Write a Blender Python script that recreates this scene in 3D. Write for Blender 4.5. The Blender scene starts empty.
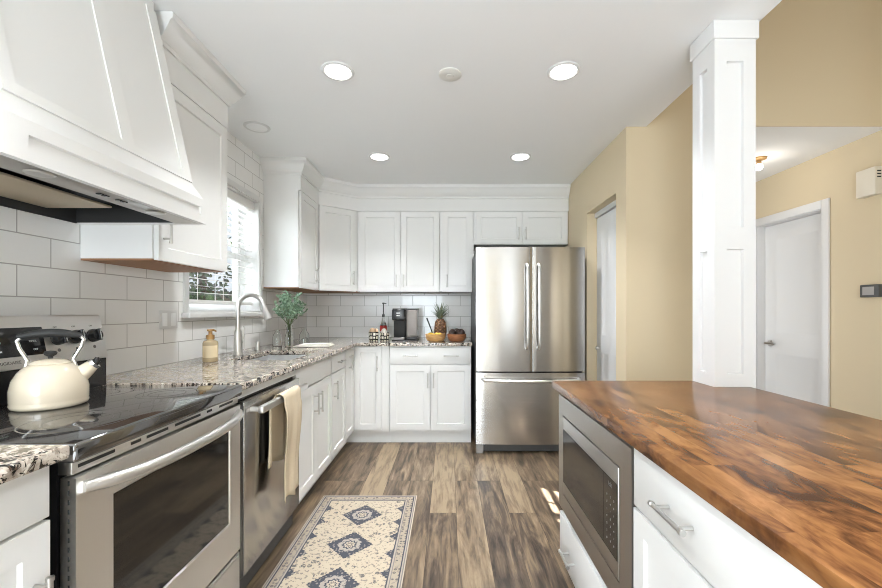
import bpy, bmesh, math, random
from mathutils import Vector, Matrix, noise
S = bpy.context.scene
COL = S.collection
random.seed(7)
PI = math.pi

# ------------------------------------------------------------------ camera, world, light, exposure
cam_d = bpy.data.cameras.new('camera')
cam = bpy.data.objects.new('camera', cam_d)
COL.objects.link(cam)
cam.location = (0, 0, 1.204)
cam.rotation_euler = (PI / 2, 0, 0)
cam_d.sensor_width = 36.0
cam_d.lens = 400 / 882 * 36
cam_d.shift_x = -7.5 / 882
cam_d.shift_y = 16.5 / 882
cam_d.clip_start = 0.02
S.camera = cam
S.view_settings.view_transform = 'Standard'
S.view_settings.look = 'None'
S.view_settings.gamma = 1.0
S.view_settings.use_curve_mapping = False
S.view_settings.exposure = 0.27
S.cycles.filter_width = 1.0
S.cycles.max_bounces = 10
S.cycles.diffuse_bounces = 6
S.cycles.caustics_reflective = False
S.cycles.caustics_refractive = False

W = bpy.data.worlds.new('world')
S.world = W
W.use_nodes = True
W.node_tree.nodes['Background'].inputs[0].default_value = (0.86, 0.93, 1.0, 1)
W.node_tree.nodes['Background'].inputs[1].default_value = 0.8


def area(name, loc, rot, sx, sy, power, color=(1, 1, 1)):
    d = bpy.data.lights.new(name, 'AREA')
    d.shape = 'RECTANGLE'
    d.size = sx
    d.size_y = sy
    d.energy = power
    d.color = color
    o = bpy.data.objects.new(name, d)
    COL.objects.link(o)
    o.location = loc
    o.rotation_euler = rot
    return o


# daylight at the rear and sink windows, and added band and fill lights
area('daylight_rear', (-0.75, -2.8, 1.3), (PI / 2, 0, 0), 1.3, 1.85, 98, (0.84, 0.93, 1.0))
area('band_light_rear', (1.15, -2.8, 1.3), (PI / 2, 0, 0), 0.5, 1.8, 7, (0.84, 0.93, 1.0))  # strip light added for a bright band in the refrigerator doors
area('warm_band_light', (2.7, -2.8, 1.3), (PI / 2, 0, 0), 0.36, 1.8, 6, (1.0, 0.90, 0.72))  # warm strip light added for a second, beige band in those doors
area('ceiling_fill_rear', (0.4, -1.3, 0.25), (PI, 0, 0), 3.0, 2.2, 78, (0.84, 0.93, 1.0))  # added upward fill behind the camera, brightens the ceiling
area('fill_living', (4.8, -1.4, 1.8), (PI / 2, 0, PI / 2), 2.0, 2.0, 22, (0.86, 0.94, 1.0))  # added fill in front of the solid living room wall
area('hall_side_fill', (1.55, 3.7, 1.05), (PI / 2, 0, -PI / 2), 1.1, 1.9, 14, (0.90, 0.95, 1.0))  # added fill, hidden beside the hall, brightens the hall door and wall
area('daylight_sink', (-2.45, 2.9, 1.75), (0, -PI / 2, 0), 1.2, 1.0, 66, (0.86, 0.94, 1.0))
# low sun: only an unseen window, shaped for it, lets a patch reach the kitchen floor
_sd = bpy.data.lights.new('sun', 'SUN')
_sd.energy = 130.0
_sd.angle = math.radians(0.12)
_sd.color = (0.92, 0.97, 1.0)
_so = bpy.data.objects.new('sun', _sd)
COL.objects.link(_so)
_so.rotation_euler = Vector((0.857 * math.cos(math.radians(25)), -0.515 * math.cos(math.radians(25)), math.sin(math.radians(25)))).to_track_quat('Z', 'Y').to_euler()


# ------------------------------------------------------------------ materials
def mat(name, color=(0.8, 0.8, 0.8), rough=0.5, metal=0.0, **kw):
    m = bpy.data.materials.new(name)
    m.use_nodes = True
    b = m.node_tree.nodes['Principled BSDF']
    b.inputs['Base Color'].default_value = (*color, 1)
    b.inputs['Roughness'].default_value = rough
    b.inputs['Metallic'].default_value = metal
    for k, v in kw.items():
        b.inputs[k].default_value = v
    return m


class N:
    """small node-tree builder"""
    def __init__(s, m):
        s.m = m
        s.t = m.node_tree
        s.b = s.t.nodes['Principled BSDF']

    def new(s, kind, **kw):
        n = s.t.nodes.new(kind)
        for k, v in kw.items():
            setattr(n, k, v)
        return n

    def put(s, sock, v):
        if isinstance(v, bpy.types.NodeSocket):
            s.t.links.new(v, sock)
        elif v is not None:
            sock.default_value = v

    def math(s, op, a, b=None, c=None, clamp=False):
        n = s.new('ShaderNodeMath', operation=op, use_clamp=clamp)
        s.put(n.inputs[0], a)
        if b is not None:
            s.put(n.inputs[1], b)
        if c is not None:
            s.put(n.inputs[2], c)
        return n.outputs[0]

    def obj(s):
        return s.new('ShaderNodeTexCoord').outputs['Object']

    def sep(s, v):
        n = s.new('ShaderNodeSeparateXYZ')
        s.put(n.inputs[0], v)
        return n.outputs

    def comb(s, x, y, z=0.0):
        n = s.new('ShaderNodeCombineXYZ')
        s.put(n.inputs[0], x)
        s.put(n.inputs[1], y)
        s.put(n.inputs[2], z)
        return n.outputs[0]

    def noise(s, vec, scale, detail=3, rough=0.5, dist=0.0):
        n = s.new('ShaderNodeTexNoise')
        s.put(n.inputs['Vector'], vec)
        n.inputs['Scale'].default_value = scale
        n.inputs['Detail'].default_value = detail
        n.inputs['Roughness'].default_value = rough
        n.inputs['Distortion'].default_value = dist
        return n.outputs['Fac']

    def voro(s, vec, scale, feature='F1', rand=1.0):
        n = s.new('ShaderNodeTexVoronoi', feature=feature)
        s.put(n.inputs['Vector'], vec)
        n.inputs['Scale'].default_value = scale
        n.inputs['Randomness'].default_value = rand
        return n.outputs

    def ramp(s, fac, stops, interp='LINEAR'):
        n = s.new('ShaderNodeValToRGB')
        n.color_ramp.interpolation = interp
        e = n.color_ramp.elements
        while len(e) < len(stops):
            e.new(0.5)
        for i, (p, c) in enumerate(stops):
            e[i].position = p
            e[i].color = (*c, 1) if len(c) == 3 else c
        s.put(n.inputs[0], fac)
        return n.outputs[0]

    def mix(s, fac, a, b, blend='MIX'):
        n = s.new('ShaderNodeMix', data_type='RGBA', blend_type=blend)
        s.put(n.inputs[0], fac)
        s.put(n.inputs[6], (*a, 1) if isinstance(a, tuple) and len(a) == 3 else a)
        s.put(n.inputs[7], (*b, 1) if isinstance(b, tuple) and len(b) == 3 else b)
        return n.outputs[2]

    def brick(s, vec, w, h, mortar, offset=0.5, c1=(0, 0, 0), c2=(1, 1, 1), cm=(0.5, 0.5, 0.5), smooth=0.1, freq=2):
        n = s.new('ShaderNodeTexBrick', offset=offset, offset_frequency=freq, squash=1.0)
        s.put(n.inputs['Vector'], vec)
        for k, v in (('Color1', (*c1, 1)), ('Color2', (*c2, 1)), ('Mortar', (*cm, 1)), ('Scale', 1.0), ('Mortar Size', mortar),
                     ('Mortar Smooth', smooth), ('Bias', 0.0), ('Brick Width', w), ('Row Height', h)):
            n.inputs[k].default_value = v
        return n.outputs['Color'], n.outputs['Fac']

    def bump(s, height, strength=0.3, dist=0.01):
        n = s.new('ShaderNodeBump')
        n.inputs['Strength'].default_value = strength
        n.inputs['Distance'].default_value = dist
        s.put(n.inputs['Height'], height)
        s.put(s.b.inputs['Normal'], n.outputs[0])

    def color(s, v):
        s.put(s.b.inputs['Base Color'], v)

    def rough(s, v):
        s.put(s.b.inputs['Roughness'], v)


def L(r, g, b):  # sRGB 0-255 to linear
    return tuple((c / 255 / 12.92) if c / 255 <= 0.04045 else ((c / 255 + 0.055) / 1.055) ** 2.4 for c in (r, g, b))


M = {}
M['white'] = mat('white_cabinet_paint', (0.79, 0.79, 0.78), 0.5)
M['trim'] = mat('white_trim_paint', (0.71, 0.705, 0.70), 0.45)
M['ceiling'] = mat('ceiling_paint', (0.88, 0.885, 0.885), 0.9)
M['blind'] = mat('white_blind_slat', (0.86, 0.85, 0.83), 0.45)


def painted(name, color):
    m = mat(name, color, 0.75)
    n = N(m)
    n.bump(n.noise(n.obj(), 260, 2), 0.06, 0.002)
    return m


M['beige'] = painted('beige_wall_paint', L(210, 194, 164))


def tile(name, axis, w, h, x0, z0):
    m = mat(name, (0.78, 0.78, 0.77), 0.1)
    n = N(m)
    o = n.sep(n.obj())
    v = n.comb(n.math('SUBTRACT', o[axis], x0), n.math('SUBTRACT', o[2], z0))
    c, f = n.brick(v, w, h, 0.0022, 0.5, (0.86, 0.86, 0.85), (0.89, 0.885, 0.875), (0.44, 0.43, 0.415), 0.15)
    n.color(c)
    n.rough(n.math('MULTIPLY_ADD', f, 0.6, 0.1))
    wav = n.noise(n.obj(), 17, 2, 0.5)
    hgt = n.math('ADD', n.math('MULTIPLY', f, -0.5), n.math('MULTIPLY', wav, 0.9))
    n.bump(hgt, 0.35, 0.004)
    return m


M['tile_left'] = tile('white_subway_tile_sink', 1, 0.2425, 0.1132, 1.4138 - 20 * 0.2425, 0.914 - 0.1132 * 20)
M['tile_back'] = tile('white_subway_tile_back', 0, 0.259, 0.1132, -1.293 + 0.1295 - 0.259 * 20, 0.914 - 0.1132 * 20)


def granite():
    m = mat('speckled_granite', (0.5, 0.45, 0.4), 0.08)
    n = N(m)
    o = n.obj()
    big = n.noise(o, 30, 4, 0.62, 0.6)
    base = n.ramp(big, [(0.30, L(110, 100, 92)), (0.44, L(170, 158, 146)), (0.58, L(212, 204, 192)), (0.75, L(150, 128, 108))])
    blk = n.ramp(n.noise(o, 46, 3, 0.6, 0.9), [(0.525, (0, 0, 0)), (0.57, (1, 1, 1))])
    c = n.mix(blk, base, L(28, 26, 25))
    brn = n.ramp(n.noise(o, 90, 2, 0.5), [(0.60, (0, 0, 0)), (0.66, (1, 1, 1))])
    c = n.mix(brn, c, L(84, 68, 56))
    wh = n.ramp(n.noise(o, 70, 2, 0.5, 0.4), [(0.31, (1, 1, 1)), (0.37, (0, 0, 0))])
    c = n.mix(wh, c, L(226, 220, 210))
    n.color(c)
    return m


M['granite'] = granite()


def floor_mat():
    m = mat('wood_plank_flooring', (0.3, 0.2, 0.1), 0.36)
    n = N(m)
    o = n.sep(n.obj())
    v = n.comb(n.math('ADD', o[1], 20.35), n.math('ADD', o[0], 20.02))
    pl, gap = n.brick(v, 1.22, 0.158, 0.0012, 0.37, (0, 0, 0), (1, 1, 1), (0.5, 0.5, 0.5), 0.05, 3)
    sp = n.sep(pl)[0]
    gx = n.math('MULTIPLY_ADD', sp, 13.0, n.math('MULTIPLY', o[0], 8.0))
    gy = n.math('MULTIPLY_ADD', sp, 7.0, n.math('MULTIPLY', o[1], 1.4))
    gv = n.comb(gx, gy, n.math('MULTIPLY', sp, 31.0))
    g1 = n.noise(gv, 1.5, 5, 0.6, 1.0)
    gv2 = n.comb(n.math('MULTIPLY', o[0], 48.0), n.math('MULTIPLY', o[1], 4.0), n.math('MULTIPLY', sp, 9.0))
    g2 = n.noise(gv2, 1.0, 3, 0.6, 0.4)
    tone = n.math('ADD', n.math('MULTIPLY', sp, 0.27), n.math('ADD', n.math('MULTIPLY', g1, 0.85), n.math('MULTIPLY', g2, 0.46)))
    c = n.ramp(n.math('MULTIPLY', tone, 0.66), [(0.37, L(46, 37, 30)), (0.45, L(80, 66, 53)), (0.53, L(112, 95, 76)), (0.64, L(146, 127, 102))])
    c = n.mix(n.math('MULTIPLY', gap, 0.75), c, L(50, 40, 32))
    n.color(c)
    n.bump(n.math('SUBTRACT', n.math('MULTIPLY', g2, 0.3), gap), 0.25, 0.002)
    return m


M['floor'] = floor_mat()


def butcher():
    m = mat('stained_butcher_block', (0.4, 0.2, 0.1), 0.24, 0.0, IOR=1.36)
    n = N(m)
    o = n.sep(n.obj())
    v = n.comb(n.math('ADD', o[1], 20.0), n.math('ADD', o[0], 20.013))
    pl, gap = n.brick(v, 0.62, 0.046, 0.0004, 0.41, (0, 0, 0), (1, 1, 1), (0.5, 0.5, 0.5), 0.1, 3)
    sp = n.sep(pl)[0]
    gv = n.comb(n.math('MULTIPLY', o[0], 6.5), n.math('MULTIPLY', o[1], 3.0), n.math('MULTIPLY_ADD', sp, 1.3, n.math('MULTIPLY', o[2], 6.0)))
    mot = n.noise(gv, 2.0, 4, 0.6, 0.7)
    fine = n.noise(n.comb(n.math('MULTIPLY', o[0], 60.0), n.math('MULTIPLY', o[1], 7.0), n.math('MULTIPLY', o[2], 60.0)), 1.0, 4, 0.65)
    tone = n.math('ADD', n.math('MULTIPLY', sp, 0.10), n.math('ADD', n.math('MULTIPLY', mot, 0.92), n.math('MULTIPLY', fine, 0.22)))
    c = n.ramp(n.math('MULTIPLY', tone, 0.82), [(0.37, L(58, 34, 20)), (0.45, L(92, 58, 33)), (0.52, L(118, 78, 44)), (0.64, L(142, 99, 59))])
    c = n.mix(n.math('MULTIPLY', gap, 0.4), c, L(70, 42, 24))
    n.color(c)
    return m


M['butcher'] = butcher()


def steel(name, color, rough, axis, aniso=0.75, turn=0.25):
    m = mat(name, color, rough, 1.0)
    n = N(m)
    tg = n.new('ShaderNodeTangent', direction_type='RADIAL', axis='Z')
    n.put(n.b.inputs['Tangent'], tg.outputs[0])
    n.b.inputs['Anisotropic'].default_value = aniso
    n.b.inputs['Anisotropic Rotation'].default_value = turn
    o = n.sep(n.obj())
    k = [3.0, 3.0, 3.0]
    k[axis] = 260.0
    v = n.comb(n.math('MULTIPLY', o[0], k[0]), n.math('MULTIPLY', o[1], k[1]), n.math('MULTIPLY', o[2], k[2]))
    f = n.noise(v, 1.0, 2, 0.5)
    n.rough(n.math('MULTIPLY_ADD', f, 0.10, rough - 0.05))
    return m


M['steel_v'] = steel('brushed_stainless_upright', (0.52, 0.505, 0.485), 0.22, 2)
M['steel_y'] = steel('brushed_stainless_lengthwise', (0.78, 0.76, 0.73), 0.38, 2)
M['steel_dark'] = steel('dark_stainless', (0.46, 0.44, 0.42), 0.32, 2)
M['handle_steel'] = mat('satin_steel', (0.70, 0.69, 0.67), 0.36, 1.0)
M['basin_steel'] = mat('sink_steel', (0.78, 0.78, 0.78), 0.42, 1.0)
M['nickel'] = mat('brushed_nickel', (0.62, 0.61, 0.59), 0.28, 1.0)
M['chrome'] = mat('chrome', (0.78, 0.78, 0.78), 0.12, 1.0)
M['black_glass'] = mat('black_ceramic_glass', (0.03, 0.027, 0.025), 0.05, 0.0, IOR=2.5)
M['screen_glass'] = mat('black_screen_glass', (0.012, 0.012, 0.013), 0.08)
M['oven_glass'] = mat('oven_window_glass', (0.02, 0.018, 0.016), 0.06, 0.0)
M['black'] = mat('black_enamel', (0.015, 0.015, 0.016), 0.25)
M['black_matte'] = mat('black_matte', (0.02, 0.02, 0.02), 0.6)
M['ring'] = mat('burner_ring_print', (0.05, 0.05, 0.05), 0.1)
M['grey_plastic'] = mat('dark_grey_plastic', (0.07, 0.07, 0.07), 0.5)
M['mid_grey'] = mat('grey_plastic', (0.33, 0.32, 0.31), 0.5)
M['cream'] = mat('cream_enamel', L(220, 208, 186), 0.15, 0.0, **{'Coat Weight': 0.6})
M['wood_raw'] = mat('raw_cabinet_underside', L(146, 104, 70), 0.6)
M['filter'] = mat('aluminium_grease_filter', L(190, 176, 152), 0.5, 0.5)
M['print_grey'] = mat('grey_print', (0.16, 0.15, 0.14), 0.5)
M['print_white'] = mat('white_print', (0.75, 0.75, 0.74), 0.5)
M['key_grey'] = mat('dim_key_print', (0.42, 0.42, 0.41), 0.5)
M['clock'] = mat('clock_digits', (0.25, 0.3, 0.27), 0.4, 0.0, **{'Emission Color': (0.55, 0.75, 0.65, 1), 'Emission Strength': 0.35})
M['light_on'] = mat('lit_diffuser', (1, 1, 1), 0.4, 0.0, **{'Emission Color': (1, 0.97, 0.92, 1), 'Emission Strength': 9.0})
M['bulb_on'] = mat('lit_bulb', (1, 1, 1), 0.4, 0.0, **{'Emission Color': (1, 0.93, 0.8, 1), 'Emission Strength': 9.0})
M['lens'] = mat('unlit_lens', (0.75, 0.74, 0.70), 0.3)
M['glass'] = mat('clear_glass', (0.97, 1.0, 0.99), 0.02, 0.0, **{'Transmission Weight': 1.0, 'IOR': 1.45})
M['pane'] = mat('window_pane_glass', (1, 1, 1), 0.0)
_n = N(M['pane'])
_tr, _gl, _mx = _n.new('ShaderNodeBsdfTransparent'), _n.new('ShaderNodeBsdfGlossy'), _n.new('ShaderNodeMixShader')
_gl.inputs['Roughness'].default_value = 0.02
_mx.inputs[0].default_value = 0.06
_n.t.links.new(_tr.outputs[0], _mx.inputs[1])
_n.t.links.new(_gl.outputs[0], _mx.inputs[2])
_n.t.links.new(_mx.outputs[0], _n.t.nodes['Material Output'].inputs['Surface'])
M['smoke'] = mat('smoky_water_tank', (0.55, 0.50, 0.47), 0.08, 0.0, **{'Transmission Weight': 0.55, 'IOR': 1.2})
M['amber'] = mat('amber_liquid_bottle', L(232, 210, 172), 0.12, 0.0, **{'Transmission Weight': 0.35, 'IOR': 1.3})
M['gold'] = mat('gold_pump', L(176, 140, 92), 0.35, 0.6)
M['label'] = mat('cream_label', L(232, 214, 178), 0.5)
M['red'] = mat('red_label', L(176, 44, 40), 0.4)
M['offwhite'] = mat('offwhite_plastic', L(222, 214, 198), 0.5)
M['cloth'] = mat('white_cotton', L(238, 233, 224), 0.9)
M['snack'] = mat('beige_wrapped_snack', L(196, 164, 132), 0.6)
M['snack_white'] = mat('white_wrapped_snack', L(220, 214, 204), 0.6)
M['pine_leaf'] = mat('grey_green_leaf', L(118, 128, 108), 0.6)
M['yellow'] = mat('lemon_skin', L(232, 190, 70), 0.4)
M['fruit'] = mat('dark_brown_fruit', L(52, 34, 28), 0.3)
M['stem'] = mat('green_stem', L(96, 112, 72), 0.6)
M['trunk'] = mat('bark', L(84, 66, 52), 0.9)
M['shrub'] = mat('shrub_leaf', L(88, 112, 70), 0.8)
M['tree'] = mat('tree_leaf', L(70, 92, 62), 0.8)
M['siding'] = mat('turquoise_paint', L(120, 170, 170), 0.7)
M['grass'] = mat('lawn', L(110, 130, 80), 0.95)
M['fabric_tan'] = mat('towel', L(206, 190, 164), 0.95)
nn = N(M['fabric_tan'])
nn.bump(nn.noise(nn.obj(), 320, 2), 0.4, 0.003)
nn = N(M['shrub'])
nn.color(nn.ramp(nn.noise(nn.obj(), 14, 3), [(0.35, L(36, 48, 30)), (0.65, L(96, 118, 76))]))
nn = N(M['tree'])
nn.color(nn.ramp(nn.noise(nn.obj(), 10, 3), [(0.35, L(34, 44, 30)), (0.65, L(84, 100, 66))]))
M['leaf'] = mat('eucalyptus_leaf', L(124, 152, 124), 0.55)
nn = N(M['leaf'])
nn.color(nn.ramp(nn.noise(nn.obj(), 60, 2), [(0.35, L(84, 116, 90)), (0.65, L(172, 198, 172))]))


def wood_bowl(name, c0, c1):
    m = mat(name, c0, 0.4)
    n = N(m)
    o = n.sep(n.obj())
    n.color(n.ramp(n.noise(n.comb(n.math('MULTIPLY', o[0], 20.0), n.math('MULTIPLY', o[1], 20.0), n.math('MULTIPLY', o[2], 120.0)), 1.0, 3), [(0.35, c0), (0.65, c1)]))
    return m


M['bowl_light'] = wood_bowl('light_wood', L(190, 142, 88), L(222, 178, 120))
M['bowl_dark'] = wood_bowl('reddish_wood', L(134, 84, 54), L(176, 118, 78))


def pine_mat():
    m = mat('pineapple_skin', L(140, 96, 60), 0.6)
    n = N(m)
    o = n.sep(n.obj())
    ang = n.math('ARCTAN2', o[1], o[0])
    a = n.math('MULTIPLY', ang, 8 / (2 * PI))
    b = n.math('MULTIPLY', o[2], 34.0)
    p = n.math('PINGPONG', n.math('ADD', a, b), 0.5)
    q = n.math('PINGPONG', n.math('SUBTRACT', a, b), 0.5)
    d = n.math('MINIMUM', p, q)
    n.color(n.ramp(d, [(0.05, L(44, 30, 24)), (0.18, L(128, 90, 60)), (0.4, L(170, 124, 82))]))
    n.bump(d, 0.8, 0.01)
    return m


M['pineapple'] = pine_mat()


def mug_mat():
    m = mat('black_white_pattern_glaze', (0.8, 0.8, 0.78), 0.2)
    n = N(m)
    o = n.sep(n.obj())
    a = n.math('MULTIPLY', n.math('ARCTAN2', o[1], o[0]), 5 / (2 * PI))
    b = n.math('MULTIPLY', o[2], 15.0)
    p = n.math('PINGPONG', n.math('ADD', a, b), 0.5)
    q = n.math('PINGPONG', n.math('SUBTRACT', a, b), 0.5)
    d = n.math('ADD', p, q)
    n.color(n.ramp(d, [(0.36, L(228, 220, 205)), (0.42, L(30, 28, 28)), (0.68, L(30, 28, 28)), (0.74, L(228, 220, 205))], 'LINEAR'))
    return m


M['mug'] = mug_mat()


def rug_mat():
    m = mat('woven_rug_pattern', L(200, 186, 164), 0.95)
    n = N(m)
    o = n.sep(n.obj())   # x across, centred; y along, a medallion at 0
    cream, slate, greige, lite = L(182, 168, 148), L(66, 68, 77), L(122, 117, 114), L(160, 152, 143)
    xy = n.comb(o[0], o[1])
    au = n.math('ABSOLUTE', o[0])
    P = 0.298
    vv = n.math('PINGPONG', n.math('ADD', o[1], P * 40), P / 2)
    # field of little sprigs
    vor = n.voro(xy, 24, 'F1', 0.8)
    ring = n.math('COMPARE', vor[0], 0.18, 0.13)
    leafy = n.math('GREATER_THAN', n.noise(xy, 80, 2, 0.5), 0.47)
    tiny = n.math('GREATER_THAN', n.noise(xy, 62, 2, 0.6), 0.58)
    c = n.mix(n.math('MULTIPLY', n.math('MAXIMUM', n.math('MULTIPLY', ring, leafy), n.math('MULTIPLY', tiny, 0.7)), 0.8), cream, slate)
    # mottled dark grounds
    det = n.voro(xy, 66, 'F1', 0.7)
    flecks = n.math('MULTIPLY', n.math('LESS_THAN', det[0], 0.36), 0.62)
    dark = n.mix(flecks, slate, lite)
    jag = n.math('MULTIPLY_ADD', n.math('PINGPONG', n.math('MULTIPLY', o[1], 1.0), 0.006), 1.6, -0.005)
    rad = n.math('SQRT', n.math('ADD', n.math('MULTIPLY', au, au), n.math('MULTIPLY', vv, vv)))
    ang = n.math('ARCTAN2', o[0], vv)
    pet = n.math('MULTIPLY', n.math('SINE', n.math('MULTIPLY', ang, 10.0)), 0.004)
    rp = n.math('ADD', rad, pet)
    dia = n.math('ADD', n.math('ADD', au, vv), jag)
    med = n.mix(n.math('LESS_THAN', rp, 0.056), dark, n.mix(n.math('LESS_THAN', det[0], 0.30), lite, greige))
    med = n.mix(n.math('COMPARE', rp, 0.031, 0.004), med, slate)
    med = n.mix(n.math('LESS_THAN', rp, 0.022), med, cream)
    med = n.mix(n.math('COMPARE', rp, 0.013, 0.003), med, slate)
    med = n.mix(n.math('COMPARE', dia, 0.112, 0.004), med, L(62, 64, 74))
    c = n.mix(n.math('LESS_THAN', dia, 0.117), c, med)
    # half medallions along the sides of the field
    ed = n.math('SUBTRACT', 0.234, au)
    side = n.math('ADD', n.math('ADD', ed, n.math('ABSOLUTE', n.math('SUBTRACT', vv, P / 4))), jag)
    c = n.mix(n.math('LESS_THAN', side, 0.042), c, dark)
    # borders
    ly = n.math('MINIMUM', n.math('SUBTRACT', 0.246, o[1]), n.math('ADD', o[1], 1.644))
    edge = n.math('MINIMUM', n.math('SUBTRACT', 0.302, au), ly)
    bv = n.voro(xy, 44, 'F1', 0.45)
    bor = n.mix(n.math('MULTIPLY', n.math('COMPARE', bv[0], 0.22, 0.12), 0.75), L(160, 148, 132), L(72, 69, 74))
    bor = n.mix(n.math('MULTIPLY', tiny, 0.5), bor, L(112, 104, 102))
    c = n.mix(n.math('LESS_THAN', edge, 0.070), c, bor)
    for e0, wdt, colr in ((0.070, 0.003, slate), (0.063, 0.003, lite), (0.057, 0.002, greige), (0.019, 0.003, slate), (0.013, 0.003, lite), (0.007, 0.003, greige), (0.001, 0.004, L(176, 165, 150))):
        c = n.mix(n.math('COMPARE', edge, e0, wdt), c, colr)
    n.color(c)
    n.bump(n.noise(n.comb(n.math('MULTIPLY', o[0], 300.0), n.math('MULTIPLY', o[1], 300.0)), 1.0, 1), 0.3, 0.002)
    return m


M['rug'] = rug_mat()


# ------------------------------------------------------------------ mesh helpers
def add(bm, other):
    me = bpy.data.meshes.new('tmp')
    other.to_mesh(me)
    other.free()
    bm.from_mesh(me)
    bpy.data.meshes.remove(me)
    return bm


def box(bm, x0, x1, y0, y1, z0, z1, bev=0.0, seg=2):
    t = bmesh.new()
    bmesh.ops.create_cube(t, size=1)
    for v in t.verts:
        v.co = Vector(((x0 + x1) / 2 + v.co.x * (x1 - x0), (y0 + y1) / 2 + v.co.y * (y1 - y0), (z0 + z1) / 2 + v.co.z * (z1 - z0)))
    if bev:
        bmesh.ops.bevel(t, geom=t.edges[:], offset=bev, segments=seg, affect='EDGES', profile=0.5)
    add(bm, t)
    return bm


def prism(bm, pts, lift, bev=0.0):
    """polygon pts (3d) extruded by vector lift"""
    t = bmesh.new()
    a = [t.verts.new(p) for p in pts]
    b = [t.verts.new(Vector(p) + Vector(lift)) for p in pts]
    n = len(pts)
    t.faces.new(a[::-1])
    t.faces.new(b)
    for i in range(n):
        t.faces.new((a[i], a[(i + 1) % n], b[(i + 1) % n], b[i]))
    bmesh.ops.recalc_face_normals(t, faces=t.faces[:])
    if bev:
        bmesh.ops.bevel(t, geom=t.edges[:], offset=bev, segments=2, affect='EDGES', profile=0.5)
    add(bm, t)
    return bm


def tube(bm, pts, r, seg=12, caps=True):
    pts = [Vector(p) for p in pts]
    rs = r if isinstance(r, (list, tuple)) else [r] * len(pts)
    rings = []
    up = None
    for i, p in enumerate(pts):
        d = (pts[min(i + 1, len(pts) - 1)] - pts[max(i - 1, 0)]).normalized()
        if up is None:
            up = Vector((0, 0, 1)) if abs(d.z) < 0.9 else Vector((1, 0, 0))
        x = d.cross(up).normalized()
        up = x.cross(d).normalized()
        rings.append([bm.verts.new(p + (x * math.cos(2 * PI * k / seg) + up * math.sin(2 * PI * k / seg)) * rs[i]) for k in range(seg)])
    for a, b in zip(rings, rings[1:]):
        for k in range(seg):
            bm.faces.new((a[k], a[(k + 1) % seg], b[(k + 1) % seg], b[k]))
    if caps:
        bm.faces.new(rings[0][::-1])
        bm.faces.new(rings[-1])
    return bm


def lathe(bm, prof, c=(0, 0, 0), seg=32):
    """profile of (radius, z); revolved about the vertical through c"""
    c = Vector(c)
    rings = []
    for r, z in prof:
        if r < 1e-5:
            rings.append([bm.verts.new(c + Vector((0, 0, z)))])
        else:
            rings.append([bm.verts.new(c + Vector((r * math.cos(2 * PI * k / seg), r * math.sin(2 * PI * k / seg), z))) for k in range(seg)])
    for a, b in zip(rings, rings[1:]):
        for k in range(seg):
            k2 = (k + 1) % seg
            if len(a) == 1 and len(b) == 1:
                continue
            if len(a) == 1:
                bm.faces.new((a[0], b[k2], b[k]))
            elif len(b) == 1:
                bm.faces.new((a[k], a[k2], b[0]))
            else:
                bm.faces.new((a[k], a[k2], b[k2], b[k]))
    return bm


def ball(bm, c, r, sx=1, sy=1, sz=1, seg=16, rot=None):
    t = bmesh.new()
    bmesh.ops.create_uvsphere(t, u_segments=seg, v_segments=max(6, seg // 2), radius=r)
    R = rot.to_matrix() if rot else Matrix.Identity(3)
    for v in t.verts:
        v.co = Vector(c) + R @ Vector((v.co.x * sx, v.co.y * sy, v.co.z * sz))
    add(bm, t)
    return bm


def sweep(bm, path, prof, z0=0.0):
    """path: list of (x, y); prof: closed list of (out, z), out to the right of travel"""
    n = len(path)
    rows = []
    for i, p in enumerate(path):
        p = Vector(p)
        ds = []
        if i > 0:
            ds.append((p - Vector(path[i - 1])).normalized())
        if i < n - 1:
            ds.append((Vector(path[i + 1]) - p).normalized())
        ns = [Vector((d.y, -d.x)) for d in ds]
        m = sum(ns, Vector((0, 0))).normalized()
        k = 1 / max(0.3, m.dot(ns[0]))
        rows.append([bm.verts.new((p.x + m.x * o * k, p.y + m.y * o * k, z0 + z)) for o, z in prof])
    q = len(prof)
    for a, b in zip(rows, rows[1:]):
        for k in range(q):
            bm.faces.new((a[k], a[(k + 1) % q], b[(k + 1) % q], b[k]))
    bm.faces.new(rows[0])
    bm.faces.new(rows[-1][::-1])
    bmesh.ops.recalc_face_normals(bm, faces=bm.faces[:])
    return bm


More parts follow.
